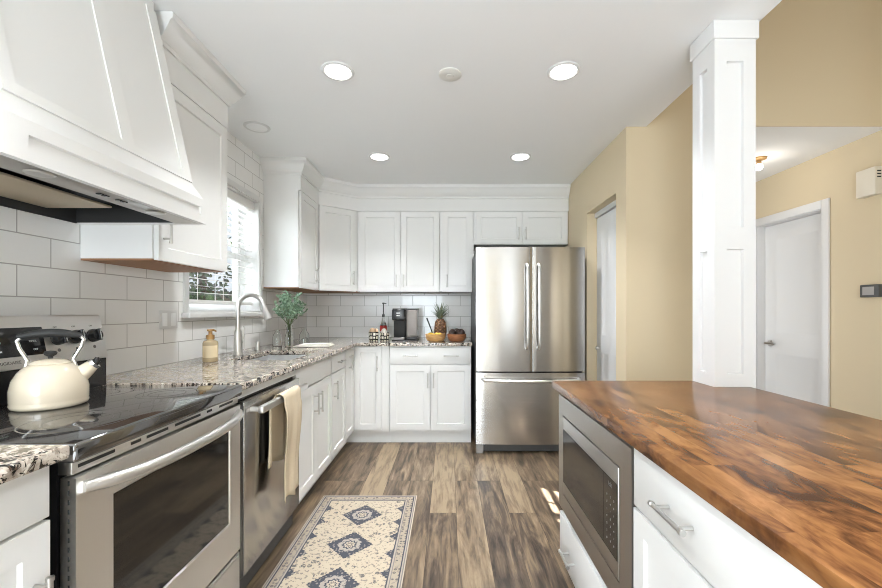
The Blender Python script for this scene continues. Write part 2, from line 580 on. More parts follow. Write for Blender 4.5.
def panel(bm, o, u, n, w, h, t=0.02, stile=0.058, rec=0.008, slope=0.004, holes=None):
    """framed panel door: o lower corner on the back plane, u along, n outward. holes: list of (u0,u1,v0,v1) recesses"""
    o, u, n, v = Vector(o), Vector(u), Vector(n), Vector((0, 0, 1))
    if holes is None:
        holes = [(stile, w - stile, stile, h - stile)]
    us = sorted({0, w, *[x for q in holes for x in q[:2]]})
    vs = sorted({0, h, *[x for q in holes for x in q[2:]]})
    P = lambda a, b, d: o + u * a + v * b + n * d
    t_ = bmesh.new()
    vert = {}

    def V(a, b, d):
        k = (round(a, 5), round(b, 5), round(d, 5))
        if k not in vert:
            vert[k] = t_.verts.new(P(a, b, d))
        return vert[k]
    for i in range(len(us) - 1):
        for j in range(len(vs) - 1):
            a0, a1, b0, b1 = us[i], us[i + 1], vs[j], vs[j + 1]
            q = [(a0, b0), (a1, b0), (a1, b1), (a0, b1)]
            hole = any(a0 >= g[0] - 1e-6 and a1 <= g[1] + 1e-6 and b0 >= g[2] - 1e-6 and b1 <= g[3] + 1e-6 for g in holes)
            if not hole:
                t_.faces.new([V(a, b, t) for a, b in q])
            t_.faces.new([V(a, b, 0) for a, b in q][::-1])
    for g in holes:
        q = [(g[0], g[2]), (g[1], g[2]), (g[1], g[3]), (g[0], g[3])]
        iq = [(g[0] + slope, g[2] + slope), (g[1] - slope, g[2] + slope), (g[1] - slope, g[3] - slope), (g[0] + slope, g[3] - slope)]
        # walls follow the grid lines so that the mesh stays watertight
        aa = [x for x in us if g[0] - 1e-6 <= x <= g[1] + 1e-6]
        bb = [x for x in vs if g[2] - 1e-6 <= x <= g[3] + 1e-6]
        ring = [(a, g[2]) for a in aa] + [(g[1], b) for b in bb[1:]] + [(a, g[3]) for a in aa[::-1][1:]] + [(g[0], b) for b in bb[::-1][1:-1]]
        inn = []
        for a, b in ring:
            inn.append((min(max(a, g[0] + slope), g[1] - slope), min(max(b, g[2] + slope), g[3] - slope)))
        for k in range(len(ring)):
            k2 = (k + 1) % len(ring)
            t_.faces.new((V(*ring[k], t), V(*ring[k2], t), V(*inn[k2], t - rec), V(*inn[k], t - rec)))
        t_.faces.new([V(*p, t - rec) for p in inn])
    for i in range(len(us) - 1):
        t_.faces.new((V(us[i], 0, 0), V(us[i + 1], 0, 0), V(us[i + 1], 0, t), V(us[i], 0, t)))
        t_.faces.new((V(us[i + 1], h, 0), V(us[i], h, 0), V(us[i], h, t), V(us[i + 1], h, t)))
    for j in range(len(vs) - 1):
        t_.faces.new((V(0, vs[j + 1], 0), V(0, vs[j], 0), V(0, vs[j], t), V(0, vs[j + 1], t)))
        t_.faces.new((V(w, vs[j], 0), V(w, vs[j + 1], 0), V(w, vs[j + 1], t), V(w, vs[j], t)))
    bmesh.ops.recalc_face_normals(t_, faces=t_.faces[:])
    add(bm, t_)
    return bm


def slab(bm, o, u, n, w, h, t=0.02, bev=0.003):
    o, u, n = Vector(o), Vector(u), Vector(n)
    v = Vector((0, 0, 1))
    prism(bm, [o, o + u * w, o + u * w + v * h, o + v * h], n * t, bev)
    return bm


def pull(bm, c, ax, n, length=0.13, r=0.0055, out=0.032):
    """bar pull centred on c (on the door face)"""
    c, ax, n = Vector(c), Vector(ax), Vector(n)
    tube(bm, [c + n * out - ax * length / 2, c + n * out + ax * length / 2], r, 10)
    for s in (-1, 1):
        q = c + ax * s * (length / 2 - 0.018)
        tube(bm, [q, q + n * out], r * 0.85, 8)
        e = c + n * out + ax * s * length / 2
        tube(bm, [e - ax * s * 0.006, e + ax * s * 0.002], r * 1.35, 10)
    return bm


def WL(o):
    p = Vector(o.location)
    while o.parent:
        o = o.parent
        p += Vector(o.location)
    return p


def obj(name, bm, m, parent=None, loc=None, smooth=40, **props):
    """links bm (built in world coordinates) as ONE mesh object"""
    me = bpy.data.meshes.new(name)
    org = WL(parent) if parent else Vector(loc or (0, 0, 0))
    if org.length:
        bmesh.ops.translate(bm, verts=bm.verts[:], vec=-org)
    bm.to_mesh(me)
    bm.free()
    me.materials.append(M[m] if isinstance(m, str) else m)
    if smooth:
        me.polygons.foreach_set('use_smooth', [True] * len(me.polygons))
        me.set_sharp_from_angle(angle=math.radians(smooth))
    o = bpy.data.objects.new(name, me)
    COL.objects.link(o)
    if parent:
        o.parent = parent
    else:
        o.location = org
    for k, v in props.items():
        o[k] = v
    return o


def thing(name, label, cat, loc=(0, 0, 0), group=None):
    o = bpy.data.objects.new(name, None)
    o.empty_display_size = 0.1
    COL.objects.link(o)
    o.location = loc
    o['label'] = label
    o['category'] = cat
    if group:
        o['group'] = group
    return o


def tag(o, label, cat, group=None):
    o['label'] = label
    o['category'] = cat
    if group:
        o['group'] = group
    return o


def struct(name, bm, m, parent=None, label=None, cat=None):
    o = obj(name, bm, m, parent)
    if not parent:
        o['kind'] = 'structure'
        if label:
            o['label'] = label
            o['category'] = cat
    return o


def dup(root, loc, label, group=None):
    r = root.copy()
    COL.objects.link(r)
    r.location = loc
    r['label'] = label
    if group:
        r['group'] = group
    for ch in list(root.children):
        c = ch.copy()
        COL.objects.link(c)
        c.parent = r
        for g in list(ch.children):
            d = g.copy()
            COL.objects.link(d)
            d.parent = c
    return r


def text(name, s, size, o, u, n, m, parent, ext=0.0004, align='CENTER'):
    """printed lettering as a thin mesh"""
    cu = bpy.data.curves.new(name, 'FONT')
    cu.body = s
    cu.size = size
    cu.align_x = align
    cu.extrude = ext
    tmp = bpy.data.objects.new(name, cu)
    COL.objects.link(tmp)
    me = bpy.data.meshes.new_from_object(tmp.evaluated_get(bpy.context.evaluated_depsgraph_get()))
    bpy.data.objects.remove(tmp)
    u, n = Vector(u).normalized(), Vector(n).normalized()
    v = n.cross(u)
    R = Matrix((u, v, n)).transposed().to_4x4()
    me.transform(Matrix.Translation(Vector(o) - WL(parent)) @ R)
    me.materials.clear()
    me.materials.append(M[m])
    ob = bpy.data.objects.new(name, me)
    COL.objects.link(ob)
    ob.parent = parent
    return ob


NB = bmesh.new
X, Y, Z = Vector((1, 0, 0)), Vector((0, 1, 0)), Vector((0, 0, 1))

# ------------------------------------------------------------------ the room
CE = 2.445
LW, BW = -1.526, 4.314
RW = 2.976
struct('floor', box(NB(), -1.72, 5.0, -3.0, 6.2, -0.08, 0), 'floor', None, 'brown wood plank floor of the kitchen', 'floor')
struct('ceiling', box(NB(), -1.72, 1.335, -3.0, 4.5, CE, CE + 0.12), 'ceiling', None, 'flat white kitchen ceiling with recessed lights', 'ceiling')
struct('ceiling_hall', box(NB(), 1.70, RW + 0.2, 2.70, 6.2, CE, CE + 0.12), 'ceiling', None, 'lower white ceiling of the hall beyond the column', 'ceiling')
struct('ceiling_living', box(NB(), 1.335, 5.0, -3.0, 2.70, 3.9, 4.0), 'ceiling')
b = NB()
box(b, 1.335, 1.40, -3.0, 2.70, CE + 0.12, 3.9)
struct('wall_upper', b, 'beige')

# left wall with the sink window cut out of it
wy0, wy1, wz0, wz1 = 2.33, 3.22, 1.19, 2.08
b = NB()
box(b, LW - 0.19, LW, -3.0, wy0, 0, CE)
box(b, LW - 0.19, LW, wy1, BW + 0.15, 0, CE)
box(b, LW - 0.19, LW, wy0, wy1, 0, wz0)
box(b, LW - 0.19, LW, wy0, wy1, wz1, CE)
struct('wall_left', b, 'tile_left', None, 'white subway tiled wall behind the range and sink', 'wall')
struct('wall_back', box(NB(), LW, 1.7, BW, BW + 0.15, 0, CE), 'tile_back', None, 'white subway tiled wall behind the coffee maker', 'wall')

# pantry wall (with bifold opening), wall facing the camera, header over the hall, hall walls
b = NB()
py0, py1, pz = 2.866, 3.473, 2.045
box(b, 1.20, 1.34, 2.70, py0, 0, CE)
box(b, 1.20, 1.34, py1, BW, 0, CE)
box(b, 1.20, 1.34, py0, py1, pz, CE)
struct('wall_pantry', b, 'beige', None, 'beige wall with the closet opening beside the refrigerator', 'wall')
b = NB()
box(b, 1.34, 1.70, 2.70, 2.82, 0, 3.9)
box(b, 1.70, RW, 2.70, 2.82, CE + 0.12, 3.9)
box(b, 1.70, RW, 2.695, 2.70, CE, CE + 0.13)
struct('wall_front', b, 'beige', None, 'beige wall facing the camera behind the white column', 'wall')
b = NB()
dy0, dy1, dz = 3.17, 3.87, 2.02
box(b, RW, RW + 0.14, 2.3, dy0, 0, 3.9)
box(b, RW, RW + 0.14, dy1, 6.2, 0, 3.9)
box(b, RW, RW + 0.14, dy0, dy1, dz, 3.9)
struct('wall_right', b, 'beige', None, 'beige hall wall with the white door and alarm box', 'wall')
b = NB()
box(b, 1.58, 1.70, 2.82, 3.1, 0, CE)
box(b, 1.58, 1.70, 4.3, 6.2, 0, CE)
box(b, 1.58, 1.70, 3.1, 4.3, 2.05, CE)  # hidden opening added so the hall fill light passes through
box(b, 1.70, RW, 6.05, 6.2, 0, CE)
struct('wall_hall', b, 'beige')
# rear of the room, behind the camera: wall with a wide window, and slits for the band lights
b = NB()
box(b, -1.72, -1.42, -3.0, -2.85, 0, CE)
box(b, -1.42, 2.9, -3.0, -2.85, 0, 0.35)
box(b, -1.42, 2.9, -3.0, -2.85, 2.3, 3.9)
box(b, -0.08, 0.9, -3.0, -2.85, 0.35, 2.3)
box(b, 1.4, 2.5, -3.0, -2.85, 0.35, 2.3)
box(b, 2.9, 5.0, -3.0, -2.85, 0, 3.9)
struct('wall_rear', b, 'beige')
b = NB()
box(b, 4.9, 5.0, -3.0, -2.2, 0, 3.9)
box(b, 4.9, 5.0, -2.2, 2.7, 0, 2.15)
box(b, 4.9, 5.0, -2.2, 2.7, 2.5, 3.9)
box(b, 4.9, 5.0, -2.2, -0.55, 2.15, 2.5)
box(b, 4.9, 5.0, 0.25, 2.7, 2.15, 2.5)
box(b, RW + 0.14, 5.0, 2.30, 2.42, 0, 3.9)
struct('wall_living', b, 'beige')
b = NB()
for (z0, z1) in ((2.331, 2.5), (2.291, 2.307), (2.15, 2.235)):
    box(b, 4.900, 4.912, -0.55, 0.25, z0, z1)
for (y0, y1) in ((-0.55, -0.42), (-0.254, -0.188), (-0.064, -0.049), (0.146, 0.25)):
    box(b, 4.900, 4.912, y0, y1, 2.15, 2.5)
struct('sun_patch_window', b, 'trim')  # unseen; bars spaced to shape the sun patch on the floor
struct('sun_block_roof', box(NB(), -1.72, 1.335, -3.0, 9.5, CE + 0.125, 4.6), 'offwhite')  # unseen block added to keep the sun off the garden
struct('sun_block_wall', box(NB(), 3.2, 3.3, -8.0, -3.05, 0, 6.5), 'offwhite')  # unseen wall added to stop the sun entering the rear windows

# sink window: lining, frame, pane, sill
win = struct('window_1', NB(), 'trim', None, 'white framed sink window with greenery outside', 'window')
b = NB()
g0 = LW - 0.19
for (y0, y1, z0, z1) in ((wy0, wy0 + 0.012, wz0, wz1), (wy1 - 0.012, wy1, wz0, wz1), (wy0, wy1, wz0, wz0 + 0.012), (wy0, wy1, wz1 - 0.012, wz1)):
    box(b, g0 - 0.01, LW + 0.004, y0, y1, z0, z1)
cw = 0.035
for (y0, y1, z0, z1) in ((wy0 - cw, wy0 + 0.006, wz0, wz1 + cw), (wy1 - 0.006, wy1 + cw, wz0, wz1 + cw), (wy0, wy1, wz1 - 0.006, wz1 + cw)):
    box(b, LW + 0.001, LW + 0.014, y0, y1, z0, z1, 0.003)
struct('window_casing', b, 'trim', win)
b = NB()
for (y0, y1, z0, z1) in ((wy0 + 0.012, wy0 + 0.05, wz0 + 0.012, wz1 - 0.012), (wy1 - 0.05, wy1 - 0.012, wz0 + 0.012, wz1 - 0.012), (wy0 + 0.05, wy1 - 0.05, wz0 + 0.012, wz0 + 0.06),
                         (wy0 + 0.05, wy1 - 0.05, wz1 - 0.06, wz1 - 0.012), (wy0 + 0.05, wy1 - 0.05, 1.60, 1.65)):
    box(b, g0 + 0.0, g0 + 0.045, y0, y1, z0, z1, 0.004)
struct('window_sash', b, 'trim', win)
struct('window_pane', box(NB(), g0 + 0.018, g0 + 0.024, wy0 + 0.05, wy1 - 0.05, wz0 + 0.06, wz1 - 0.06), 'pane', win)
struct('window_sill', box(NB(), LW + 0.001, LW + 0.05, wy0 - 0.05, wy1 + 0.05, wz0 - 0.03, wz0, 0.005), 'trim', win)

# venetian blind
bl = thing('window_blind', 'white wooden venetian blind with open slats over the sink', 'blind', (LW - 0.06, (wy0 + wy1) / 2, wz1 - 0.012))
bx = LW - 0.065
obj('headrail', box(NB(), bx - 0.03, bx + 0.035, wy0 + 0.02, wy1 - 0.02, wz1 - 0.075, wz1 - 0.014, 0.003), 'blind', bl)
b = NB()
zs = wz0 + 0.125
while zs < wz1 - 0.09:
    prism(b, [(bx - 0.026, wy0 + 0.022, zs + 0.004), (bx + 0.026, wy0 + 0.022, zs - 0.001), (bx + 0.026, wy0 + 0.022, zs + 0.002), (bx - 0.026, wy0 + 0.022, zs + 0.007)], (0, wy1 - wy0 - 0.044, 0))
    zs += 0.0445
obj('slat', b, 'blind', bl)
obj('bottom_rail', box(NB(), bx - 0.026, bx + 0.026, wy0 + 0.022, wy1 - 0.022, wz0 + 0.055, wz0 + 0.082, 0.004), 'blind', bl)
for yy in (wy0 + 0.16, (wy0 + wy1) / 2, wy1 - 0.16):
    b = NB()
    for dx in (-0.028, 0.028):
        tube(b, [(bx + dx, yy, wz0 + 0.08), (bx + dx, yy, wz1 - 0.08)], 0.0014, 6)
    obj('ladder_cord', b, 'blind', bl)

# crown moulding with frieze above the wall cabinets
CROWN = [(0, 2.196), (0.0, 2.32), (0.010, 2.32), (0.010, 2.338), (0.022, 2.346), (0.045, 2.385), (0.058, 2.412), (0.066, 2.416), (0.066, 2.443), (-0.02, 2.443), (-0.02, 2.196)]
struct('trim_1', sweep(NB(), [(LW + 0.002, 3.295), (-1.217, 3.295), (-1.217, 3.745), (-0.905, 3.99), (1.198, 3.99)], CROWN), 'white', None, 'white crown moulding above the back wall cabinets', 'moulding')
struct('trim_2', sweep(NB(), [(-1.207, 1.655), (-1.207, 2.187), (LW + 0.002, 2.187)][::1], [(o, z) for o, z in CROWN]), 'white', None, 'white crown moulding above the cabinet beside the hood', 'moulding')

# ------------------------------------------------------------------ cabinets
def door_part(root, o, u, n, w, h, handle=None, name='door', style='panel', stile=0.055, hlen=0.13):
    """handle: (a, b, axis) position on the door face"""
    b = NB()
    if style == 'panel':
        panel(b, o, u, n, w, h, 0.02, stile)
    else:
        slab(b, o, u, n, w, h)
    d = obj(name, b, 'white', root, smooth=30)
    hs = handle if isinstance(handle, list) else ([handle] if handle else [])
    for a, c, ax in hs:
        p = Vector(o) + Vector(u) * a + Z * c + Vector(n) * 0.0195
        obj('handle', pull(NB(), p, u if ax == 'h' else Z, n, hlen), 'nickel', d)
    return d


UB, UT = 1.388, 2.194     # wall cabinets, bottom and top of doors
UF = 4.01                 # front of the bodies on the back wall
# wall cabinet between hood and window
c = thing('wall_cabinet', 'white one-door wall cabinet between range hood and sink window', 'cabinet', (LW + 0.15, 1.92, 1.41))
obj('body', box(NB(), LW + 0.002, -1.227, 1.656, 2.185, 1.42, 2.196), 'white', c)
obj('underside', box(NB(), LW + 0.002, -1.229, 1.657, 2.184, 1.412, 1.4199), 'wood_raw', c)
door_part(c, (-1.226, 1.664, 1.415), Y, X, 0.517, 0.775, (0.03, 0.14, 'v'))
# left wall cabinet right of the window
c = thing('wall_cabinet', 'white narrow wall cabinet right of the window', 'cabinet', (LW + 0.15, 3.5, UB))
obj('body', box(NB(), LW + 0.002, -1.238, 3.295, 3.745, UB + 0.008, UT + 0.002), 'white', c)
obj('underside', box(NB(), LW + 0.002, -1.24, 3.296, 3.744, UB, UB + 0.0079), 'wood_raw', c)
door_part(c, (-1.2375, 3.312, UB + 0.004), Y, X, 0.425, UT - UB - 0.006, (0.35, 0.13, 'v'))
# diagonal corner wall cabinet
pa, pb = Vector((-1.238, 3.747, 0)), Vector((-0.915, UF, 0))
c = thing('corner_wall_cabinet', 'white diagonal wall cabinet in the corner', 'cabinet', (-1.3, 4.1, UB))
poly = [(LW + 0.002, 3.747), (pa.x, pa.y), (pb.x, pb.y), (pb.x, BW - 0.002), (LW + 0.002, BW - 0.002)]
obj('body', prism(NB(), [(x, y, UB + 0.008) for x, y in poly], (0, 0, UT - UB - 0.006)), 'white', c)
obj('underside', prism(NB(), [(x, y, UB) for x, y in poly], (0, 0, 0.0079)), 'wood_raw', c)
du = (pb - pa).normalized()
dn = Vector((du.y, -du.x, 0))
wd = (pb - pa).length - 0.045
door_part(c, pa + du * 0.022 + dn * 0.001 + Z * (UB + 0.004), du, dn, wd, UT - UB - 0.006, (wd - 0.035, 0.13, 'v'))


def upper(x0, x1, z0, label, doors):
    c = thing('wall_cabinet', label, 'cabinet', ((x0 + x1) / 2, 4.15, z0))
    obj('body', box(NB(), x0, x1, UF, BW - 0.002, z0 + 0.008, UT + 0.002), 'white', c)
    obj('underside', box(NB(), x0 + 0.001, x1 - 0.001, UF + 0.002, BW - 0.002, z0, z0 + 0.0079), 'mid_grey', c)  # grey colour stands in for the shadow line under the white cabinets
    for a0, a1, hx in doors:
        door_part(c, (a0, UF - 0.001, z0 + 0.004), X, -Y, a1 - a0, UT - z0 - 0.006, (hx - a0, 0.105, 'v'), hlen=0.12)
    return c


upper(-0.912, -0.090, UB, 'white double-door wall cabinet above the coffee maker', [(-0.882, -0.482, -0.515), (-0.478, -0.093, -0.446)])
upper(-0.087, 0.252, UB, 'white single-door wall cabinet above the pineapple and bowls', [(-0.062, 0.232, -0.015)])
upper(0.255, 1.196, 1.86, 'white short double-door wall cabinet above the refrigerator', [(0.270, 0.733, 0.70), (0.737, 1.185, 0.77)])

# base cabinets: left run faces +X at -0.87 (doors to -0.85)
FX = -0.870


def base_left(y0, y1, label, name='base_cabinet'):
    c = thing(name, label, 'cabinet', (-1.2, (y0 + y1) / 2, 0))
    obj('body', box(NB(), LW + 0.002, FX, y0, y1, 0.10, 0.882), 'white', c)
    obj('toe_kick', box(NB(), LW + 0.05, FX - 0.06, y0, y1, 0.001, 0.0995), 'white', c)
    return c


c = base_left(0.25, 0.858, 'white drawer and door base cabinet left of the range')
door_part(c, (FX + 0.0005, 0.256, 0.765), Y, X, 0.597, 0.112, (0.26, 0.056, 'h'), 'drawer', 'slab')
door_part(c, (FX + 0.0005, 0.256, 0.115), Y, X, 0.597, 0.643, (0.565, 0.475, 'v'))
# sink cabinet: hollow towards the top, so built as a lower body and a front rail
c = thing('sink_cabinet', 'white sink base cabinet next to the dishwasher', 'cabinet', (-1.2, 2.55, 0))
b = NB()
box(b, LW + 0.002, FX, 2.225, 2.905, 0.10, 0.62)
box(b, FX - 0.018, FX, 2.225, 2.905, 0.62, 0.882)
obj('body', b, 'white', c)
obj('toe_kick', box(NB(), LW + 0.05, FX - 0.06, 2.225, 2.905, 0.001, 0.0995), 'white', c)
door_part(c, (FX + 0.0005, 2.232, 0.744), Y, X, 0.666, 0.13, None, 'drawer_front', 'slab')
door_part(c, (FX + 0.0005, 2.232, 0.115), Y, X, 0.331, 0.620, (0.297, 0.50, 'v'))
door_part(c, (FX + 0.0005, 2.567, 0.115), Y, X, 0.331, 0.620, (0.034, 0.50, 'v'))
c = base_left(2.908, 3.308, 'white narrow base cabinet with one drawer between sink cabinet and corner')
door_part(c, (FX + 0.0005, 2.914, 0.744), Y, X, 0.386, 0.13, (0.2, 0.065, 'h'), 'drawer', 'slab')
door_part(c, (FX + 0.0005, 2.914, 0.115), Y, X, 0.386, 0.620, (0.05, 0.50, 'v'))
# corner base cabinet (L-shaped, two full height doors at the inside corner)
BF = 3.62
c = thing('corner_base_cabinet', 'white corner base cabinet with two full-height angled doors', 'cabinet', (-1.2, 4.0, 0))
poly = [(LW + 0.002, 3.312), (FX, 3.312), (FX, BF), (-0.535, BF), (-0.535, BW - 0.002), (LW + 0.002, BW - 0.002)]
obj('body', prism(NB(), [(x, y, 0.10) for x, y in poly], (0, 0, 0.782)), 'white', c)
poly = [(LW + 0.05, 3.312), (FX - 0.06, 3.312), (FX - 0.06, BF + 0.03), (-0.535, BF + 0.03), (-0.535, BW - 0.03), (LW + 0.05, BW - 0.03)]
obj('toe_kick', prism(NB(), [(x, y, 0.001) for x, y in poly], (0, 0, 0.0985)), 'white', c)
door_part(c, (FX + 0.0005, 3.32, 0.13), Y, X, 0.272, 0.745, (0.10, 0.63, 'v'), stile=0.05)
door_part(c, (-0.846, BF - 0.0005, 0.13), X, -Y, 0.243, 0.745, (0.205, 0.60, 'v'), stile=0.05)
# back base cabinet
c = thing('base_cabinet', 'white two-door base cabinet with wide drawer left of the refrigerator', 'cabinet', (-0.16, 4.0, 0))
obj('body', box(NB(), -0.532, 0.205, BF, BW - 0.002, 0.10, 0.882), 'white', c)
obj('toe_kick', box(NB(), -0.532, 0.205, BF + 0.03, BW - 0.03, 0.001, 0.0995), 'white', c)
door_part(c, (-0.522, BF - 0.0005, 0.722), X, -Y, 0.722, 0.148, [(0.18, 0.075, 'h'), (0.545, 0.075, 'h')], 'drawer', 'slab', hlen=0.13)
door_part(c, (-0.522, BF - 0.0005, 0.128), X, -Y, 0.358, 0.585, (0.335, 0.45, 'v'))
door_part(c, (-0.159, BF - 0.0005, 0.128), X, -Y, 0.359, 0.585, (0.025, 0.45, 'v'))

# ------------------------------------------------------------------ granite tops
GX = -0.819
o = obj('granite_countertop', box(NB(), LW + 0.002, GX, 0.25, 0.868, 0.8835, 0.914, 0.006), 'granite')
tag(o, 'short speckled granite countertop left of the range', 'countertop')
sx0, sx1, sy0, sy1 = -1.289, -0.925, 2.34, 2.888
GY = 3.585
poly = [(LW + 0.002, 1.590), (GX, 1.590), (GX, GY - 0.02), (GX + 0.02, GY), (0.212, GY), (0.212, BW - 0.002), (LW + 0.002, BW - 0.002)]
b = NB()
outer = [b.verts.new((x, y, 0.914)) for x, y in poly]
inner = [b.verts.new((x, y, 0.914)) for x, y in ((sx0, sy0), (sx1, sy0), (sx1, sy1), (sx0, sy1))]
es = [b.edges.new((outer[i], outer[(i + 1) % len(outer)])) for i in range(len(outer))]
es += [b.edges.new((inner[i], inner[(i + 1) % 4])) for i in range(4)]
bmesh.ops.triangle_fill(b, use_beauty=True, use_dissolve=False, edges=es)
r = bmesh.ops.extrude_face_region(b, geom=b.faces[:])
bmesh.ops.translate(b, verts=[v for v in r['geom'] if isinstance(v, bmesh.types.BMVert)], vec=(0, 0, -0.0305))
bmesh.ops.recalc_face_normals(b, faces=b.faces[:])
o = obj('granite_countertop', b, 'granite')
mod = o.modifiers.new('round', 'BEVEL')
mod.width = 0.006
mod.segments = 2
tag(o, 'L-shaped speckled granite countertop around the sink and corner', 'countertop')

# sink
b = NB()
th = 0.004
x0, x1, y0, y1, zt, zb = sx0 - 0.008, sx1 + 0.008, sy0 - 0.008, sy1 + 0.008, 0.8825, 0.69
box(b, x0, x1, y0, y1, zb, zb + th)
for (a0, a1, c0, c1) in ((x0, x0 + th, y0, y1), (x1 - th, x1, y0, y1), (x0, x1, y0, y0 + th), (x0, x1, y1 - th, y1)):
    box(b, a0, a1, c0, c1, zb, zt)
t = thing('kitchen_sink', 'stainless undermount sink set into the granite countertop', 'sink', ((x0 + x1) / 2, (y0 + y1) / 2, zb))
obj('basin', b, 'basin_steel', t)
obj('drain', lathe(NB(), [(0.0, 0.0065), (0.03, 0.0065), (0.042, 0.008), (0.045, 0.0045), (0.0, 0.0045)], ((x0 + x1) / 2, 2.62, zb), 24), 'chrome', t)

# faucet
fx, fy, fz = -1.372, 2.607, 0.9145
t = thing('kitchen_faucet', 'tall brushed steel gooseneck faucet behind the sink', 'faucet', (fx, fy, fz))
obj('base', lathe(NB(), [(0, 0), (0.032, 0), (0.032, 0.008), (0.028, 0.013), (0.026, 0.02), (0.0225, 0.15), (0.018, 0.165), (0, 0.165)], (fx, fy, fz), 24), 'nickel', t)
pts = [(fx, fy, fz + 0.16), (fx, fy, fz + 0.30)]
R = 0.084
for k in range(0, 13):
    a = PI - k * PI * 0.93 / 12
    pts.append((fx + R + R * math.cos(a), fy, fz + 0.306 + R * math.sin(a)))
obj('spout', tube(NB(), pts, 0.0135, 14), 'nickel', t)
e = Vector(pts[-1])
d = (Vector(pts[-1]) - Vector(pts[-2])).normalized()
obj('spray_head', tube(NB(), [e - d * 0.002, e + d * 0.03, e + d * 0.05, e + d * 0.095, e + d * 0.10], [0.0145, 0.016, 0.019, 0.025, 0.021], 16), 'nickel', t)
b = NB()
tube(b, [(fx, fy + 0.01, fz + 0.085), (fx + 0.0, fy + 0.045, fz + 0.085)], 0.013, 14)
tube(b, [(fx, fy + 0.04, fz + 0.085), (fx + 0.006, fy + 0.052, fz + 0.11), (fx + 0.01, fy + 0.055, fz + 0.185)], [0.008, 0.007, 0.005], 10)
obj('lever', b, 'nickel', t)
o = obj('air_gap_cap', lathe(NB(), [(0, 0), (0.022, 0), (0.022, 0.006), (0.017, 0.01), (0.017, 0.058), (0.012, 0.066), (0, 0.068)], (-1.40, 2.935, fz), 20), 'nickel', None, (-1.40, 2.935, fz))
tag(o, 'small silver air gap cap on the granite right of the faucet', 'air gap')

# ------------------------------------------------------------------ range hood
t = thing('range_hood', 'white tapered wooden range hood above the stove', 'range hood', (-1.26, 1.27, 1.56))
hy0, hy1, hx = 0.893, 1.652, -1.000
b = NB()


def ring(x, ya, yb, z):
    return [(LW + 0.002, ya, z), (x, ya, z), (x, yb, z), (LW + 0.002, yb, z)]


def loft(b, rings):
    rr = [[b.verts.new(p) for p in r] for r in rings]
    n = len(rr[0])
    for a, c in zip(rr, rr[1:]):
        for k in range(n):
            b.faces.new((a[k], a[(k + 1) % n], c[(k + 1) % n], c[k]))
    b.faces.new(rr[0][::-1])
    b.faces.new(rr[-1])
    bmesh.ops.recalc_face_normals(b, faces=b.faces[:])


loft(b, [ring(-1.004, hy0 + 0.002, hy1 - 0.002, 1.650), ring(-1.035, hy0 + 0.03, hy1 - 0.042, 1.7175), ring(-1.185, hy0 + 0.03, hy1 - 0.042, 2.41), ring(-1.185, hy0 + 0.03, hy1 - 0.042, 2.4435)])
obj('tapered_body', b, 'white', t, smooth=20)
# raised stiles and rails on the sloping front
sl = Vector((-0.15, 0, 0.6925)).normalized()
nr = Vector((sl.z, 0, -sl.x))
p0 = Vector((-1.035, 0, 1.7175))
b = NB()
ya, yb = hy0 + 0.03, hy1 - 0.042
for y0, y1, s0, s1 in ((ya, ya + 0.035, 0, 0.70), (yb - 0.05, yb, 0, 0.70), (1.272, 1.322, 0, 0.70), (ya + 0.035, 1.272, 0, 0.03), (1.322, yb - 0.05, 0, 0.03)):
    q = [p0 + sl * s0 + Y * y0, p0 + sl * s0 + Y * y1, p0 + sl * s1 + Y * y1, p0 + sl * s1 + Y * y0]
    prism(b, [v - nr * 0.001 for v in q], nr * 0.006)
obj('face_frame', b, 'white', t, smooth=20)
b = NB()
panel(b, (hx - 0.02, hy0, 1.559), Y, X, hy1 - hy0, 0.098, 0.02, 0.03, 0.008, 0.003, [(0.06, hy1 - hy0 - 0.035, 0.030, 0.064)])
box(b, LW + 0.002, hx - 0.02, hy0, hy0 + 0.02, 1.559, 1.657)
box(b, LW + 0.002, hx - 0.02, hy1 - 0.02, hy1, 1.559, 1.657)
obj('lower_band', b, 'white', t, smooth=20)
ins = obj('vent_insert', box(NB(), -1.112, hx - 0.021, hy0 + 0.021, hy1 - 0.021, 1.559, 1.565), 'steel_dark', t)
b = NB()
box(b, LW + 0.004, LW + 0.012, hy0 + 0.021, hy1 - 0.021, 1.5595, 1.640)
box(b, LW + 0.004, -1.113, hy0 + 0.021, hy1 - 0.021, 1.640, 1.648)
box(b, -1.118, -1.113, hy0 + 0.021, hy1 - 0.021, 1.5655, 1.640)
box(b, LW + 0.004, -1.118, hy1 - 0.026, hy1 - 0.021, 1.562, 1.640)
box(b, LW + 0.004, -1.118, hy0 + 0.021, hy0 + 0.026, 1.562, 1.640)
obj('cavity_liner', b, 'black_matte', ins)
obj('grease_filter', box(NB(), LW + 0.02, -1.262, hy0 + 0.03, 1.50, 1.588, 1.596, 0.002), 'filter', ins)
for yy in (1.035, 1.445):
    obj('lamp_lens', lathe(NB(), [(0, -0.004), (0.028, -0.004), (0.032, 0), (0, 0)], (-1.058, yy, 1.5588), 20), 'nickel', ins)
for yy in (1.215, 1.235, 1.285, 1.305):
    obj('button', box(NB(), -1.066, -1.052, yy - 0.007, yy + 0.007, 1.556, 1.5588), 'black', ins)

